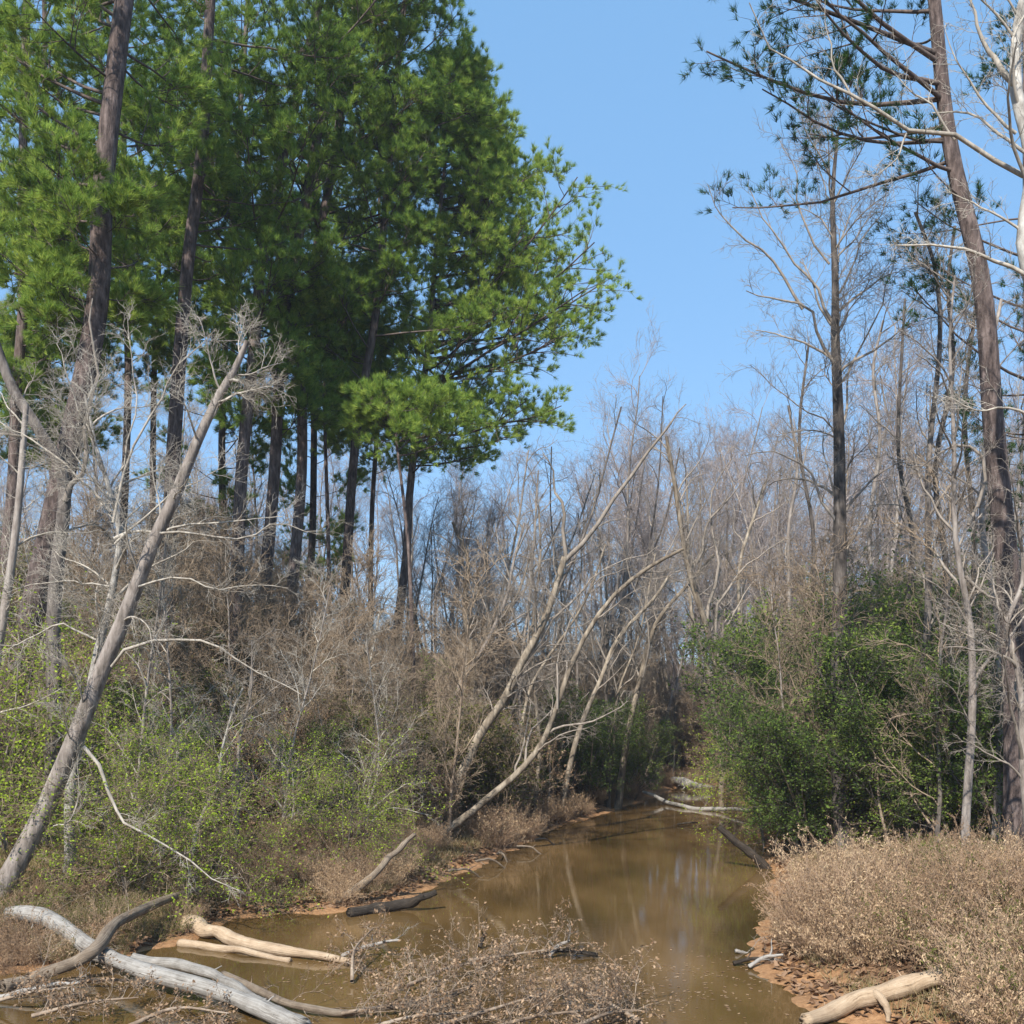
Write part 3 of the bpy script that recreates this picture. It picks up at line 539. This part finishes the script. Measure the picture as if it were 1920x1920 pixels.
# far woods round the creek bend
far = [variant_tree('bare_tree', 'bare tree', 200 + k, [21, 19, 23, 20, 18, 22][k], .15, 24, 3.8, 'tan_bark' if k % 2 else 'grey_bark', 'far_twig', z0=.25, per=(6, 5, 3), up=.45, rt=.0075, wig=.2) for k in range(6)]
scatter(far, 'bare slender tree with brown-grey twigs in the woods beyond the creek bend', 'bare trees beyond the creek bend', region(56, 1120, 1480, 60, 82, 1, 1.1), 11, (.74, 1.04), .05)
scatter(far, 'bare brown-grey tree in the woods behind the leaning trees', 'bare trees in the woods behind the leaning trees', region(28, 760, 1140, 56, 80, 21, 1.3), 21, (.55, .8), .07)
scatter(far, 'bare grey tree in the woods behind the right bank thicket', 'bare trees behind the right bank thicket', region(46, 1470, 2000, 42, 80, 2, 1.6), 12, (.7, 1.05), .06)
scatter(far, 'bare grey tree between and behind the tall pines of left bank', 'bare trees behind the pines', region(52, -60, 900, 54, 80, 3, 1.6), 13, (.5, .75), .06)
# brown saplings and brush of the left bank
sap = [variant_tree('sapling', 'sapling', 220 + k, 6.5, .045, 20, 1.7, 'brown_wood' if k % 2 else 'grey_bark', 'brown_twig', z0=.15, per=(6, 5, 3), up=.35, rt=.006, lean=.12 * (k % 3), wig=.2) for k in range(5)]
scatter(sap, 'thin leafless brown sapling in the thicket under the pines', 'saplings in the brown thicket', region(150, 200, 1080, 29, 52, 4, .7), 14, (.7, 1.3), .15, 1.2)
scatter(sap, 'thin leafless sapling in the far thicket at the creek end', 'saplings at the creek end', region(60, 950, 1500, 50, 63, 5, .9), 15, (.8, 1.3), .15, .5)
brush = [variant_tree('twiggy_shrub', 'shrub', 240 + k, 2.6, .02, 12, 1.1, 'brown_wood', 'brown_twig', z0=.1, per=(5, 5, 3), up=.3, rt=.005, stems=6, leafy='olive' if k % 2 else 'dead', nleaf=1, lsize=.07, wig=.22) for k in range(4)]
scatter(brush, 'waist-high tangled brown brush on the slope under the pines', 'brown brush under the pines', region(120, -60, 1000, 30, 54, 6, .9), 16, (.8, 1.5), .15, 1.0)
scatter(brush, 'brown brush at the foot of the trees beyond the creek', 'brown brush beyond the creek', region(60, 1000, 1900, 50, 74, 7, 1.2), 17, (.9, 1.6), .15, .8)
# green thickets
ever = [variant_tree('evergreen_shrub', 'shrub', 260 + k, 4.6, .045, 16, 1.5, 'brown_wood', 'dark_bark', z0=.15, per=(5, 4, 3), up=.3, rt=.004, stems=3, leafy='green', nleaf=4, lsize=.07, ang=(30, 60)) for k in range(4)]
scatter(ever, 'tall dense dark green shrub in the shaded thicket on the right bank', 'dark green shrubs on the right bank', region(75, 1445, 2000, 25, 50, 8, 1.0), 18, (.6, 1.45), .12, .5)
scatter(sap, 'thin leafless sapling among the green shrubs on the right bank', 'saplings in the right bank thicket', region(40, 1420, 2000, 25, 48, 31, .9), 31, (.7, 1.4), .15, .8)
scatter(ever, 'low rounded green shrub at the waterline of far left bank', 'green shrubs at the waterline of far left bank', [(3.4, 44.5), (4.6, 46.5), (2.2, 43.5), (5.8, 49), (7.2, 51), (3.0, 46), (1.2, 42), (8.6, 54.5), (6.6, 52.5), (5, 48.5)], 19, (.8, 1.1), .08, .2)
scatter(ever, 'dark green shrub deep in the shade behind the leaning trunk', 'dark green shrubs in shade at the left', region(30, -80, 700, 26.5, 44, 9, 1.2), 20, (.4, .95), .08, 1.5)
scatter(ever, 'dark green shrub high on the brown slope under the pines', 'green shrubs on the brown slope', region(24, 240, 800, 36, 46, 23, 1.2), 23, (.7, 1.2), .1, 1.0)
scatter(ever, 'tall feathery dark green shrub at the back of the right bank thicket', 'tall shrubs at the back of the right bank', region(30, 1440, 2000, R1Y + 2, 44, 24, 1.3), 24, (1.3, 1.85), .08, .8)
scatter(ever, 'green shrub near the slim trunks at the front of the right thicket', 'green shrubs at the front of the right thicket', region(20, 1680, 2010, 24.5, 34, 25, 1.1), 25, (.8, 1.3), .08, .8)
spring = [variant_tree('leafing_shrub', 'shrub', 280 + k, 3.6, .03, 11, 2.3, 'grey_bark', 'brown_twig', z0=.15, per=(6, 5, 3), up=.0, rt=.004, stems=3, leafy='spring', nleaf=4, lsize=.056, ang=(60, 95), ln=(.5, .5, .5)) for k in range(3)]
for k, (px, Yd, sc, lb) in enumerate([(250, 21.5, .9, 'bright green leafing shrub low behind the long leaning trunk, left one of two'), (370, 22.5, .95, 'bright green leafing shrub behind the white crooked sapling, right one of two'),
        (640, 26, .8, 'yellow-green leafing shrub around the thin grey leaning tree'), (700, 34, .95, 'yellow-green leafing shrub above the sandy bank left of the creek'), (790, 35, .75, 'small bright leafing shrub behind the foot of the slender tan leaning tree'),
        (30, 24, 1.3, 'tall yellow-green leafing shrub at the left photo edge'), (-20, 26, 1.5, 'yellow-green leafing shrub highest at the left photo edge'), (1440, 33, 1.0, 'pale green leafing shrub overhanging the water on right bank'), (1470, 38, .95, 'pale green leafing shrub set back left of the tallest bare tree'), (1760, 27, .8, 'pale green leafing shrub in front of the pair of slim dark trunks')]):
    x = (px - 960) / F * Yd; put(spring[k % 3], lb, 'leafing shrubs', (x, Yd, hg(x, Yd) - .05), k * 1.3, sc)
# ------------------------------------------------------------------ logs and fallen wood
def log(name, label, pts, r, mat, seed, cat_='log', group=None, stubs=3, twigs=0, k=18, bumpy=.07, jag=True, stub_len=.25, twig_len=.8, abs_pts=None):
    """a fallen trunk: pts are (px, py, height above the land or water); r a list of radii"""
    rs = np.random.RandomState(seed); n = 44
    q = np.array([ghit(p[0], p[1], p[2]) for p in pts]) if abs_pts is None else np.array(abs_pts)
    P = resample(q, n); L = np.linalg.norm(P[-1] - P[0]); w = resample(rs.randn(9, 3), n) * L * .006; P = P + w
    Rr = np.interp(np.linspace(0, 1, n), np.linspace(0, 1, len(r)), r) * (1 + bumpy * resample(rs.randn(12, 1), n)[:, 0])
    base = P[0].copy(); t = thing(name, label, cat_, tuple(base), group)
    P = P - base; d0 = unit(P[1] - P[0]); d1 = unit(P[-1] - P[-2])
    P2 = np.vstack([P[0] + d0 * .02, P[0], P, P[-1], P[-1] - d1 * .02]); R2 = np.concatenate([[Rr[0] * .02, Rr[0] * .9], Rr, [Rr[-1] * .85, Rr[-1] * .02]])
    P2[1] = P[0] - d0 * .01; P2[-2] = P[-1] + d1 * .01
    V, Fq = tubes(P2[None], R2[None], k)
    if jag: V[:k * 4] += rs.randn(k * 4, 3) * Rr[0] * .06; V[-k * 4:] += rs.randn(k * 4, 3) * Rr[-1] * .07
    th = np.tile(np.arange(k) * 2 * np.pi / k, len(P2)); sl_ = np.repeat(np.concatenate([[0, 0], np.cumsum(np.r_[0, np.linalg.norm(np.diff(P, axis=0), axis=1)]), [L, L]]), k)
    AL = np.stack([sl_ * .12, np.cos(th) * .5, np.sin(th) * .5], 1); V += (rs.randn(len(V), 3) * Rr.mean() * .03)
    me = mesh_np('trunk', V, Fq, M[mat], True); aa = me.attributes.new('along', 'FLOAT_VECTOR', 'POINT'); aa.data.foreach_set('vector', AL.astype(np.float32).ravel()); add('trunk', me, t)
    matl = {'log_grey': 'grey_wood', 'log_beige': 'beige_wood', 'log_brown': 'brown_wood', 'log_wet': 'wet_wood'}.get(mat, mat); mat = matl
    lev = (P[None], Rr[None], np.zeros(1, int))
    if stubs:
        S = spawn(rs, lev, stubs, .1, .95, stub_len, (45, 85), 5, up=.3, wig=.2, rf=.09, rmin=.012)
        for j in range(stubs): V, Fq = wood([pick(S, np.arange(stubs) == j)], [6]); add('branch_stub', mesh_np('branch_stub', V, Fq, M[mat], True), t)
    if twigs:
        S = spawn(rs, lev, twigs, .15, 1, twig_len, (30, 70), 7, up=.25, wig=.22, rf=.014, rmin=.007)
        S2 = spawn(rs, S, 5, .2, 1, twig_len * .5, (30, 65), 5, up=.1, wig=.25, rmin=.004); S3 = spawn(rs, S2, 3, .2, 1, twig_len * .25, (30, 65), 4, wig=.25, rmin=.003)
        S = (S[0], S[1], np.arange(twigs)); 
        V, Fq = wood([S, S2, S3], [5, 3, 3]); add('branching', mesh_np('branching', V, Fq, M[mat], True), t)
    return t, P + base, Rr
log('fallen_log', 'long pale grey log lying from the left bank into the bottom foreground water', [(15, 1712, .22), (70, 1728, .24), (140, 1765, .25), (220, 1800, .27), (320, 1842, .26), (430, 1868, .24), (500, 1892, .2), (570, 1935, .15)], [.155, .15, .14, .14, .13, .125, .12], 'log_grey', 301, stubs=4)
log('fallen_log', 'thinner grey log alongside the long pale log, crossing over its lower end', [(245, 1800, .16), (330, 1806, .16), (400, 1828, .18), (450, 1850, .2), (500, 1885, .22)], [.10, .095, .085, .08], 'log_grey', 302, stubs=2)
log('fallen_branch', 'slender grey branch curving right from the thinner log into the dead brush', [(420, 1832, .1), (500, 1868, .12), (570, 1888, .12), (650, 1895, .1), (760, 1890, .12), (830, 1868, .25), (880, 1842, .35)], [.065, .06, .05, .04, .03], 'log_brown', 303, 'branch', twigs=12, stubs=2, jag=False)
log('fallen_log', 'curved brown limb arching across the long pale log at the left', [(0, 1848, .1), (60, 1828, .15), (130, 1808, .3), (185, 1778, .5), (232, 1728, .6), (300, 1692, .5), (385, 1662, .45)], [.12, .11, .105, .10, .09, .06], 'log_brown', 304, stubs=3, twigs=5)
log('fallen_log', 'smooth beige driftwood log with a flared butt at the water edge', [(352, 1728, .16), (378, 1742, .16), (410, 1754, .13), (470, 1770, .1), (560, 1790, .07), (665, 1806, .03)], [.24, .17, .15, .14, .13, .12, .10, .09, .07, .05], 'log_beige', 305, stubs=0, bumpy=.08)
log('fallen_log', 'thin reddish pole lying just below the beige driftwood log', [(338, 1768, .05), (420, 1780, .05), (545, 1800, .04)], [.08, .07, .05], 'log_beige', 306, stubs=0)
log('fallen_log', 'black wet log half in the water off the left sandbank', [(655, 1712, .08), (700, 1704, .1), (755, 1696, .14), (790, 1684, .3), (818, 1674, .4)], [.10, .12, .11, .09, .06], 'log_wet', 307, stubs=3)
log('leaning_pole', 'bare grey-brown pole propped up from the water edge towards the slender tan tree', None, [.10, .09, .07, .05], 'log_brown', 308, 'log', stubs=3, stub_len=.12, abs_pts=[ghit(632, 1693, 0), at(690, 1650, ghit(632, 1693)[1]), at(735, 1605, ghit(632, 1693)[1] + .4), at(778, 1563, ghit(632, 1693)[1] + .9)])
yy = ghit(1440, 1628)[1]
log('fallen_log', 'dark log slanting up out of the water off the right bank', None, [.14, .13, .12, .09], 'log_wet', 309, stubs=3, stub_len=.3, abs_pts=[at(1448, 1645, yy), at(1425, 1615, yy), at(1392, 1588, yy), at(1348, 1552, yy)])
log('fallen_branch', 'slim pale trunk lying across the water at the far bend', [(1205, 1485, .5), (1250, 1503, .15), (1300, 1516, .06), (1350, 1518, .12), (1412, 1520, .25)], [.07, .09, .10, .09, .08], 'log_grey', 310, 'branch', stubs=4, twigs=3)
log('fallen_log', 'thick beige log lying on the sand at the bottom right corner', [(1512, 1912, .12), (1570, 1890, .14), (1640, 1866, .17), (1720, 1842, .2), (1795, 1822, .24)], [.10, .12, .14, .15, .14], 'log_beige', 311, stubs=3)
yy = ghit(1660, 1870, .1)[1]
log('root_prong', 'forked pale root prong bracing the thick beige log on the sand', None, [.07, .05, .035], 'log_beige', 312, 'root', stubs=1, stub_len=.2, abs_pts=[at(1640, 1862, yy), at(1655, 1876, yy - .15), at(1664, 1895, yy - .25), at(1666, 1915, yy - .3)])
log('driftwood', 'bleached white driftwood on the far sandbar at the creek bend', [(1262, 1462, .3), (1285, 1468, .35), (1310, 1474, .3), (1342, 1476, .2)], [.16, .3, .2, .06], 'white_bark', 313, 'driftwood', stubs=4, stub_len=.6)
log('driftwood', 'pale tan driftwood lying just behind the white driftwood', [(1275, 1452, .2), (1300, 1456, .25), (1330, 1462, .2)], [.12, .18, .08], 'tan_bark', 318, 'driftwood', stubs=3, stub_len=.4)
for k, (a, b_, lb) in enumerate([((1380, 1783), (1440, 1812), 'upper grey stick of the small drift heap at the right shore'), ((1376, 1806), (1450, 1800), 'dark stick crossing the small drift heap at the right shore'), ((1405, 1812), (1468, 1790), 'short curved stick leaning on the small drift heap at the right shore'),
        ((1120, 1790), (1020, 1786), 'dark broken stick afloat among the dead brush, left of the sky reflection'), ((1030, 1792), (1068, 1764), 'upright dark stick poking out of the dead brush'), ((900, 1775), (912, 1752), 'small upright snag in the dead brush'),
        ((640, 1792), (750, 1762), 'brown stick reaching from the beige driftwood into the dead brush'), ((1270, 1546), (1312, 1543), 'small floating stick in mid creek below the crossing trunk'), ((0, 1870), (150, 1842), 'pale dead stick at the bottom left below the curved limb'), ((90, 1850), (240, 1838), 'thin pale stick crossing the left mud')]):
    p = ghit(a[0], a[1], .06); q = at(b_[0], b_[1], p[1]); log('stick', lb, None, [.04, .035, .02], 'grey_wood' if k % 2 == 0 else 'log_wet', 320 + k, 'stick', stubs=2, k=8, abs_pts=[p, (p + q) / 2 + np.array([0, .1, .03]), q], twigs=2, twig_len=.4)
# dead leafy tops lying in the water at the bottom
def dead_top(label, pts, seed, n=16, leafn=2, L=1.0, mat='brown_wood', lf='dead', name='dead_branch', rt=.0035, r=.035, group='dead branches in the water'):
    rs = np.random.RandomState(seed); q = np.array([ghit(p[0], p[1], p[2]) for p in pts]); P = resample(q, 14); base = P[0].copy(); P = P - base
    t = thing(name, label, 'dead branch', tuple(base), group); lev = (P[None], np.linspace(r, r * .3, 14)[None], np.zeros(1, int))
    V, Fq = tubes(lev[0], lev[1], 7); add('stem', mesh_np('stem', V, Fq, M[mat], True), t)
    A = spawn(rs, lev, n, .05, 1, L, (30, 85), 8, up=.06, wig=.3, rf=.012, rmin=.008, flat=.7); B = spawn(rs, A, 6, .1, 1, L * .5, (30, 75), 5, up=.05, wig=.3, rmin=rt * 1.3); C = spawn(rs, B, 4, .1, 1, L * .22, (30, 75), 4, wig=.3, rmin=rt)
    for l in (A, B, C): l[0][:, :, 2] = np.maximum(l[0][:, :, 2], -base[2] - .02)
    V, Fq = wood([A, B, C], [5, 3, 3]); add('branching', mesh_np('branching', V, Fq, M[mat], True), t)
    V, Fq, rn = leaves(rs, C, leafn, .05, off=.02, flatness=.9); add('foliage', mesh_np('foliage', V, Fq, M[lf], False, rn), t)
DT = [([(640, 1900, .1), (760, 1880, .2), (880, 1850, .35)], 'dead leafy branch just right of the grey log ends'), ([(800, 1930, .1), (930, 1890, .25), (1060, 1850, .3)], 'dead leafy branch across the middle of the bottom brush'),
      ([(1200, 1915, .1), (1120, 1870, .25), (1040, 1840, .3)], 'rightmost dead leafy branch at the bottom, ending beside the sky reflection'), ([(900, 1935, .15), (1010, 1905, .2), (1150, 1890, .2)], 'dead leafy branch along the bottom edge of the photo'),
      ([(880, 1800, .1), (960, 1790, .15), (1070, 1775, .2)], 'thin dead branch farthest out on the water'), ([(660, 1840, .05), (665, 1780, .4), (700, 1740, .5)], 'upright dark dead twig cluster right of the beige driftwood'),
      ([(760, 1850, .1), (840, 1815, .2), (930, 1800, .25)], 'dead leafy branch on the upper side of the bottom brush'), ([(1080, 1925, .15), (1140, 1900, .2), (1200, 1895, .15)], 'low dead leafy branch at the brush corner'),
      ([(700, 1925, .1), (780, 1905, .2), (860, 1900, .2)], 'dead twiggy branch at the bottom edge beside the long pale log'), ([(60, 1905, .1), (160, 1880, .25), (260, 1870, .3)], 'dead pale twiggy branch in the bottom left corner'),
      ([(240, 1925, .1), (330, 1890, .25), (430, 1900, .2)], 'dead twiggy branch under the long pale log'), ([(-20, 1880, .1), (60, 1860, .3), (140, 1850, .3)], 'dead twiggy branch at the left photo edge below the curved limb')]
for k, (p, lb) in enumerate(DT): dead_top(lb, p, 340 + k, n=16 if k < 5 else 12, L=.75 if k < 9 else .55, leafn=3)

# ------------------------------------------------------------------ dry weeds and grass
def weed_variant(seed, ht=.9, n=110, spread=.45, leafy='weed', bits=9, rad=.005, bs=.038):
    rs = np.random.RandomState(seed); a = rs.rand(n) * 6.283; rr = rs.rand(n) ** .5 * spread; b = np.stack([np.cos(a) * rr, np.sin(a) * rr, np.full(n, -.05)], 1)
    D = unit(np.stack([np.cos(a) * (.15 + .5 * rs.rand(n)), np.sin(a) * (.15 + .5 * rs.rand(n)), np.ones(n)], 1) + rs.randn(n, 3) * .15); ln = ht * (.35 + .9 * rs.rand(n) ** 1.5); P = [b]
    for j in range(6): P.append(P[-1] + D * (ln / 6)[:, None]); D = unit(D + rs.randn(n, 3) * .12 + np.array([0, 0, -.09]))
    P = np.stack(P, 1); L0 = (P, np.full((n, 7), rad) * np.linspace(1, .4, 7)[None], np.zeros(n, int)); L1 = spawn(rs, L0, 5, .4, 1, ht * .22, (20, 50), 4, up=.1, wig=.15, rmin=rad * .6)
    V, Fq = wood([L0, L1], [3, 3]); V2, F2, rn = leaves(rs, L1, bits, bs, off=.015, flatness=2.4, asp=.34)
    return 'weed_clump', 'weed clump', [('stem', mesh_np('stem', V, Fq, M['weedstem'], True)), ('seed_heads', mesh_np('seed_heads', V2, F2, M[leafy], False, rn))]
M['weedstem'] = bark('weed_stem', [(0.3, (0.22, 0.14, 0.09)), (0.7, (0.5, 0.36, 0.25))], bump=0)
weeds = [weed_variant(400 + k, [.9, 1.05, .8, .95, 1.1, .75][k]) for k in range(6)]
weedg = [weed_variant(410 + k, .7, leafy='olive', bits=5) for k in range(3)]
def pix_spots(n, poly, seed, sep):
    """spots on the land seen inside a photo polygon"""
    rs = np.random.RandomState(seed); poly = np.array(poly, float); out = []; tr_ = 0; lo = poly.min(0); hi = poly.max(0)
    while len(out) < n and tr_ < n * 60:
        tr_ += 1; p = lo + (hi - lo) * rs.rand(2); c = False
        for i in range(len(poly)):
            a, b = poly[i], poly[(i + 1) % len(poly)]
            if (a[1] > p[1]) != (b[1] > p[1]) and p[0] < (b[0] - a[0]) * (p[1] - a[1]) / (b[1] - a[1]) + a[0]: c = not c
        if not c: continue
        q = ghit(p[0], p[1])
        if all((q[0] - u[0]) ** 2 + (q[1] - u[1]) ** 2 > sep ** 2 for u in out): out.append((q[0], q[1]))
    return out
weedlike = weeds
RB = [(1510, 1710), (1580, 1665), (1960, 1650), (1960, 1960), (1880, 1960), (1850, 1830), (1790, 1790), (1650, 1790), (1590, 1800), (1530, 1780), (1490, 1760)]
scatter(weeds, 'pinkish tan clump of dry weeds covering the right bank', 'dry weeds on the right bank', pix_spots(160, RB, 51, .32), 51, (.4, 1.35), .25, .15)
scatter(weedg, 'low weed clump still green among the dry weeds of the right bank', 'greenish weeds on the right bank', pix_spots(60, RB, 52, .45), 52, (.7, 1.4), .15, .2)
LB1 = [(380, 1640), (560, 1580), (790, 1560), (860, 1560), (760, 1640), (640, 1690), (560, 1650), (440, 1700)]
scatter(weeds, 'dry tan weed clump on the left bank above the sandy shore', 'dry weeds on the left bank', pix_spots(70, LB1, 53, .32), 53, (.5, .9), .2, .25)
LB2 = [(-40, 1690), (60, 1660), (380, 1640), (360, 1735), (250, 1790), (60, 1800), (-40, 1790)]
scatter(weedg + weeds[:1], 'low olive and tan weed clump round the foot of the leaning trunk', 'weeds round the leaning trunk', pix_spots(48, LB2, 54, .35), 54, (.4, .85), .2, .15)
scatter(weeds, 'dry weed clump on the mud at the bottom left', 'dry weeds at the bottom left', pix_spots(16, [(-30, 1800), (200, 1800), (150, 1830), (-30, 1850)], 55, .3), 55, (.3, .6), .2, .0)
# dead grass fringe hanging at the far banks
scatter(weeds, 'dry grass clump at the waterline of the far banks', 'dry grass on the far banks', pix_spots(60, [(860, 1590), (1010, 1530), (1200, 1480), (1260, 1440), (1360, 1440), (1420, 1500), (1440, 1600), (1420, 1600), (1400, 1490), (1262, 1475), (1100, 1530), (960, 1590)], 56, .4), 56, (.6, 1.2), .2, .1)
def ground_cover(name, label, mat, n, seed, fn, xr, yr, smin=.3, cat_='grass', dens=None):
    rs = np.random.RandomState(seed); x = xr[0] + (xr[1] - xr[0]) * rs.rand(n); y = yr[0] + (yr[1] - yr[0]) * rs.rand(n) ** 1.4
    k = sdf(x, y) > smin
    if dens: k &= (fbm(x * .5 + seed, y * .5) + .1 * rs.randn(n)) > dens
    x, y = x[k], y[k]; z = hgt(x, y); V, Fq = fn(rs, np.stack([x, y, z], 1)); rn = np.repeat(rs.rand(len(x)), Fq.shape[1] if len(V) == len(x) * Fq.shape[1] else 1)
    o = add(name, mesh_np(name, V, Fq, M[mat], False, rn)); tag(o, label, cat_, kind='stuff')
def f_leaf(rs, C):
    n = len(C); d = rs.randn(n, 3); d[:, 2] *= .35; d = unit(d); s = unit(np.cross(d, rs.randn(n, 3) * .3 + np.array([0, 0, 1]))); l = (.05 + .07 * rs.rand(n))[:, None]; C = C + np.array([0, 0, .025])
    return np.stack([C - d * l, C + s * l * .5, C + d * l, C - s * l * .5], 1).reshape(-1, 3), np.arange(n * 4).reshape(-1, 4)
def f_blade(rs, C):
    n = len(C); d = unit(np.concatenate([rs.randn(n, 2) * .6, np.ones((n, 1))], 1)); l = (.12 + .25 * rs.rand(n))[:, None]; s = unit(np.cross(d, rs.randn(n, 3))) * .007
    return np.stack([C - s, C + s, C + d * l], 1).reshape(-1, 3), np.arange(n * 3).reshape(-1, 3)
ground_cover('leaf_litter', 'brown dead leaves scattered over the left bank', 'litter', 90000, 71, f_leaf, (-16, 4), (16, 50), .15, 'leaf litter')
ground_cover('leaf_litter', 'brown dead leaves scattered over the right bank', 'litter', 40000, 72, f_leaf, (4, 22), (13, 45), .15, 'leaf litter')
ground_cover('dry_grass', 'short dry grass on the left bank', 'grass', 130000, 73, f_blade, (-14, 3), (17, 36), .5, 'grass', dens=-.05)
ground_cover('dry_grass', 'short dry grass on the right bank', 'grass', 60000, 74, f_blade, (5, 16), (13, 30), .4, 'grass', dens=-.05)

# floating leaves near the brush and exposed roots along the left bank
rs = np.random.RandomState(75); n = 900; a = rs.rand(n); x = -3.5 + 7.5 * a + rs.randn(n) * .8; y = 15.2 + 3.2 * rs.rand(n) + rs.randn(n) * .5; k_ = sdf(x, y) < -.1
C = np.stack([x, y, np.full(n, .012)], 1)[k_]; d = rs.randn(len(C), 3); d[:, 2] = 0; d = unit(d); s_ = np.stack([-d[:, 1], d[:, 0], 0 * d[:, 0]], 1); l = (.02 + .03 * rs.rand(len(C)))[:, None]
V = np.stack([C - d * l, C + s_ * l * .5, C + d * l, C - s_ * l * .5], 1).reshape(-1, 3)
tag(add('floating_leaves', mesh_np('floating_leaves', V, np.arange(len(V)).reshape(-1, 4), M['dead'], False, np.repeat(rs.rand(len(C)), 4))), 'brown dead leaves floating on the creek around the bottom brush', 'floating leaves', kind='stuff')
for k in range(6):
    px = 820 + 230 * (k + rs.rand() * 1.6) / 7; py = 1640 - (px - 820) * .36; p = ghit(px, py, .25); q = np.array([p[0] + .1 + .9 * rs.rand(), p[1] + rs.randn() * .5, -.1])
    log('root', 'thin exposed root hanging over the undercut sandy left bank', None, [.035, .03, .018], 'log_brown', 400 + k, 'root', 'exposed roots on the left bank', stubs=1, stub_len=.3, k=7, abs_pts=[p, (p + q) / 2 + np.array([0, 0, .08 + .1 * rs.rand()]), q])

# ------------------------------------------------------------------ the air: far trees fade a little towards blue
hz = bpy.data.materials.new('haze_air'); hz.use_nodes = True; hz.node_tree.nodes.clear()
pv = hz.node_tree.nodes.new('ShaderNodeVolumePrincipled'); ho = hz.node_tree.nodes.new('ShaderNodeOutputMaterial'); hz.node_tree.links.new(pv.outputs[0], ho.inputs['Volume'])
pv.inputs['Color'].default_value = (.80, .88, 1, 1); pv.inputs['Density'].default_value = 0.0004; pv.inputs['Anisotropy'].default_value = 0.0
x0, x1, y0, y1, z0, z1 = -620, 620, -70, 920, -6, 60
hv = np.array([[x, y, z] for z in (z0, z1) for y in (y0, y1) for x in (x0, x1)], float)
hf = np.array([[0, 2, 3, 1], [4, 5, 7, 6], [0, 1, 5, 4], [2, 6, 7, 3], [0, 4, 6, 2], [1, 3, 7, 5]])
tag(add('haze', mesh_np('haze', hv, hf, hz)), 'thin bluish air between the far trees', 'haze', kind='stuff')
SC.cycles.volume_bounces = 0
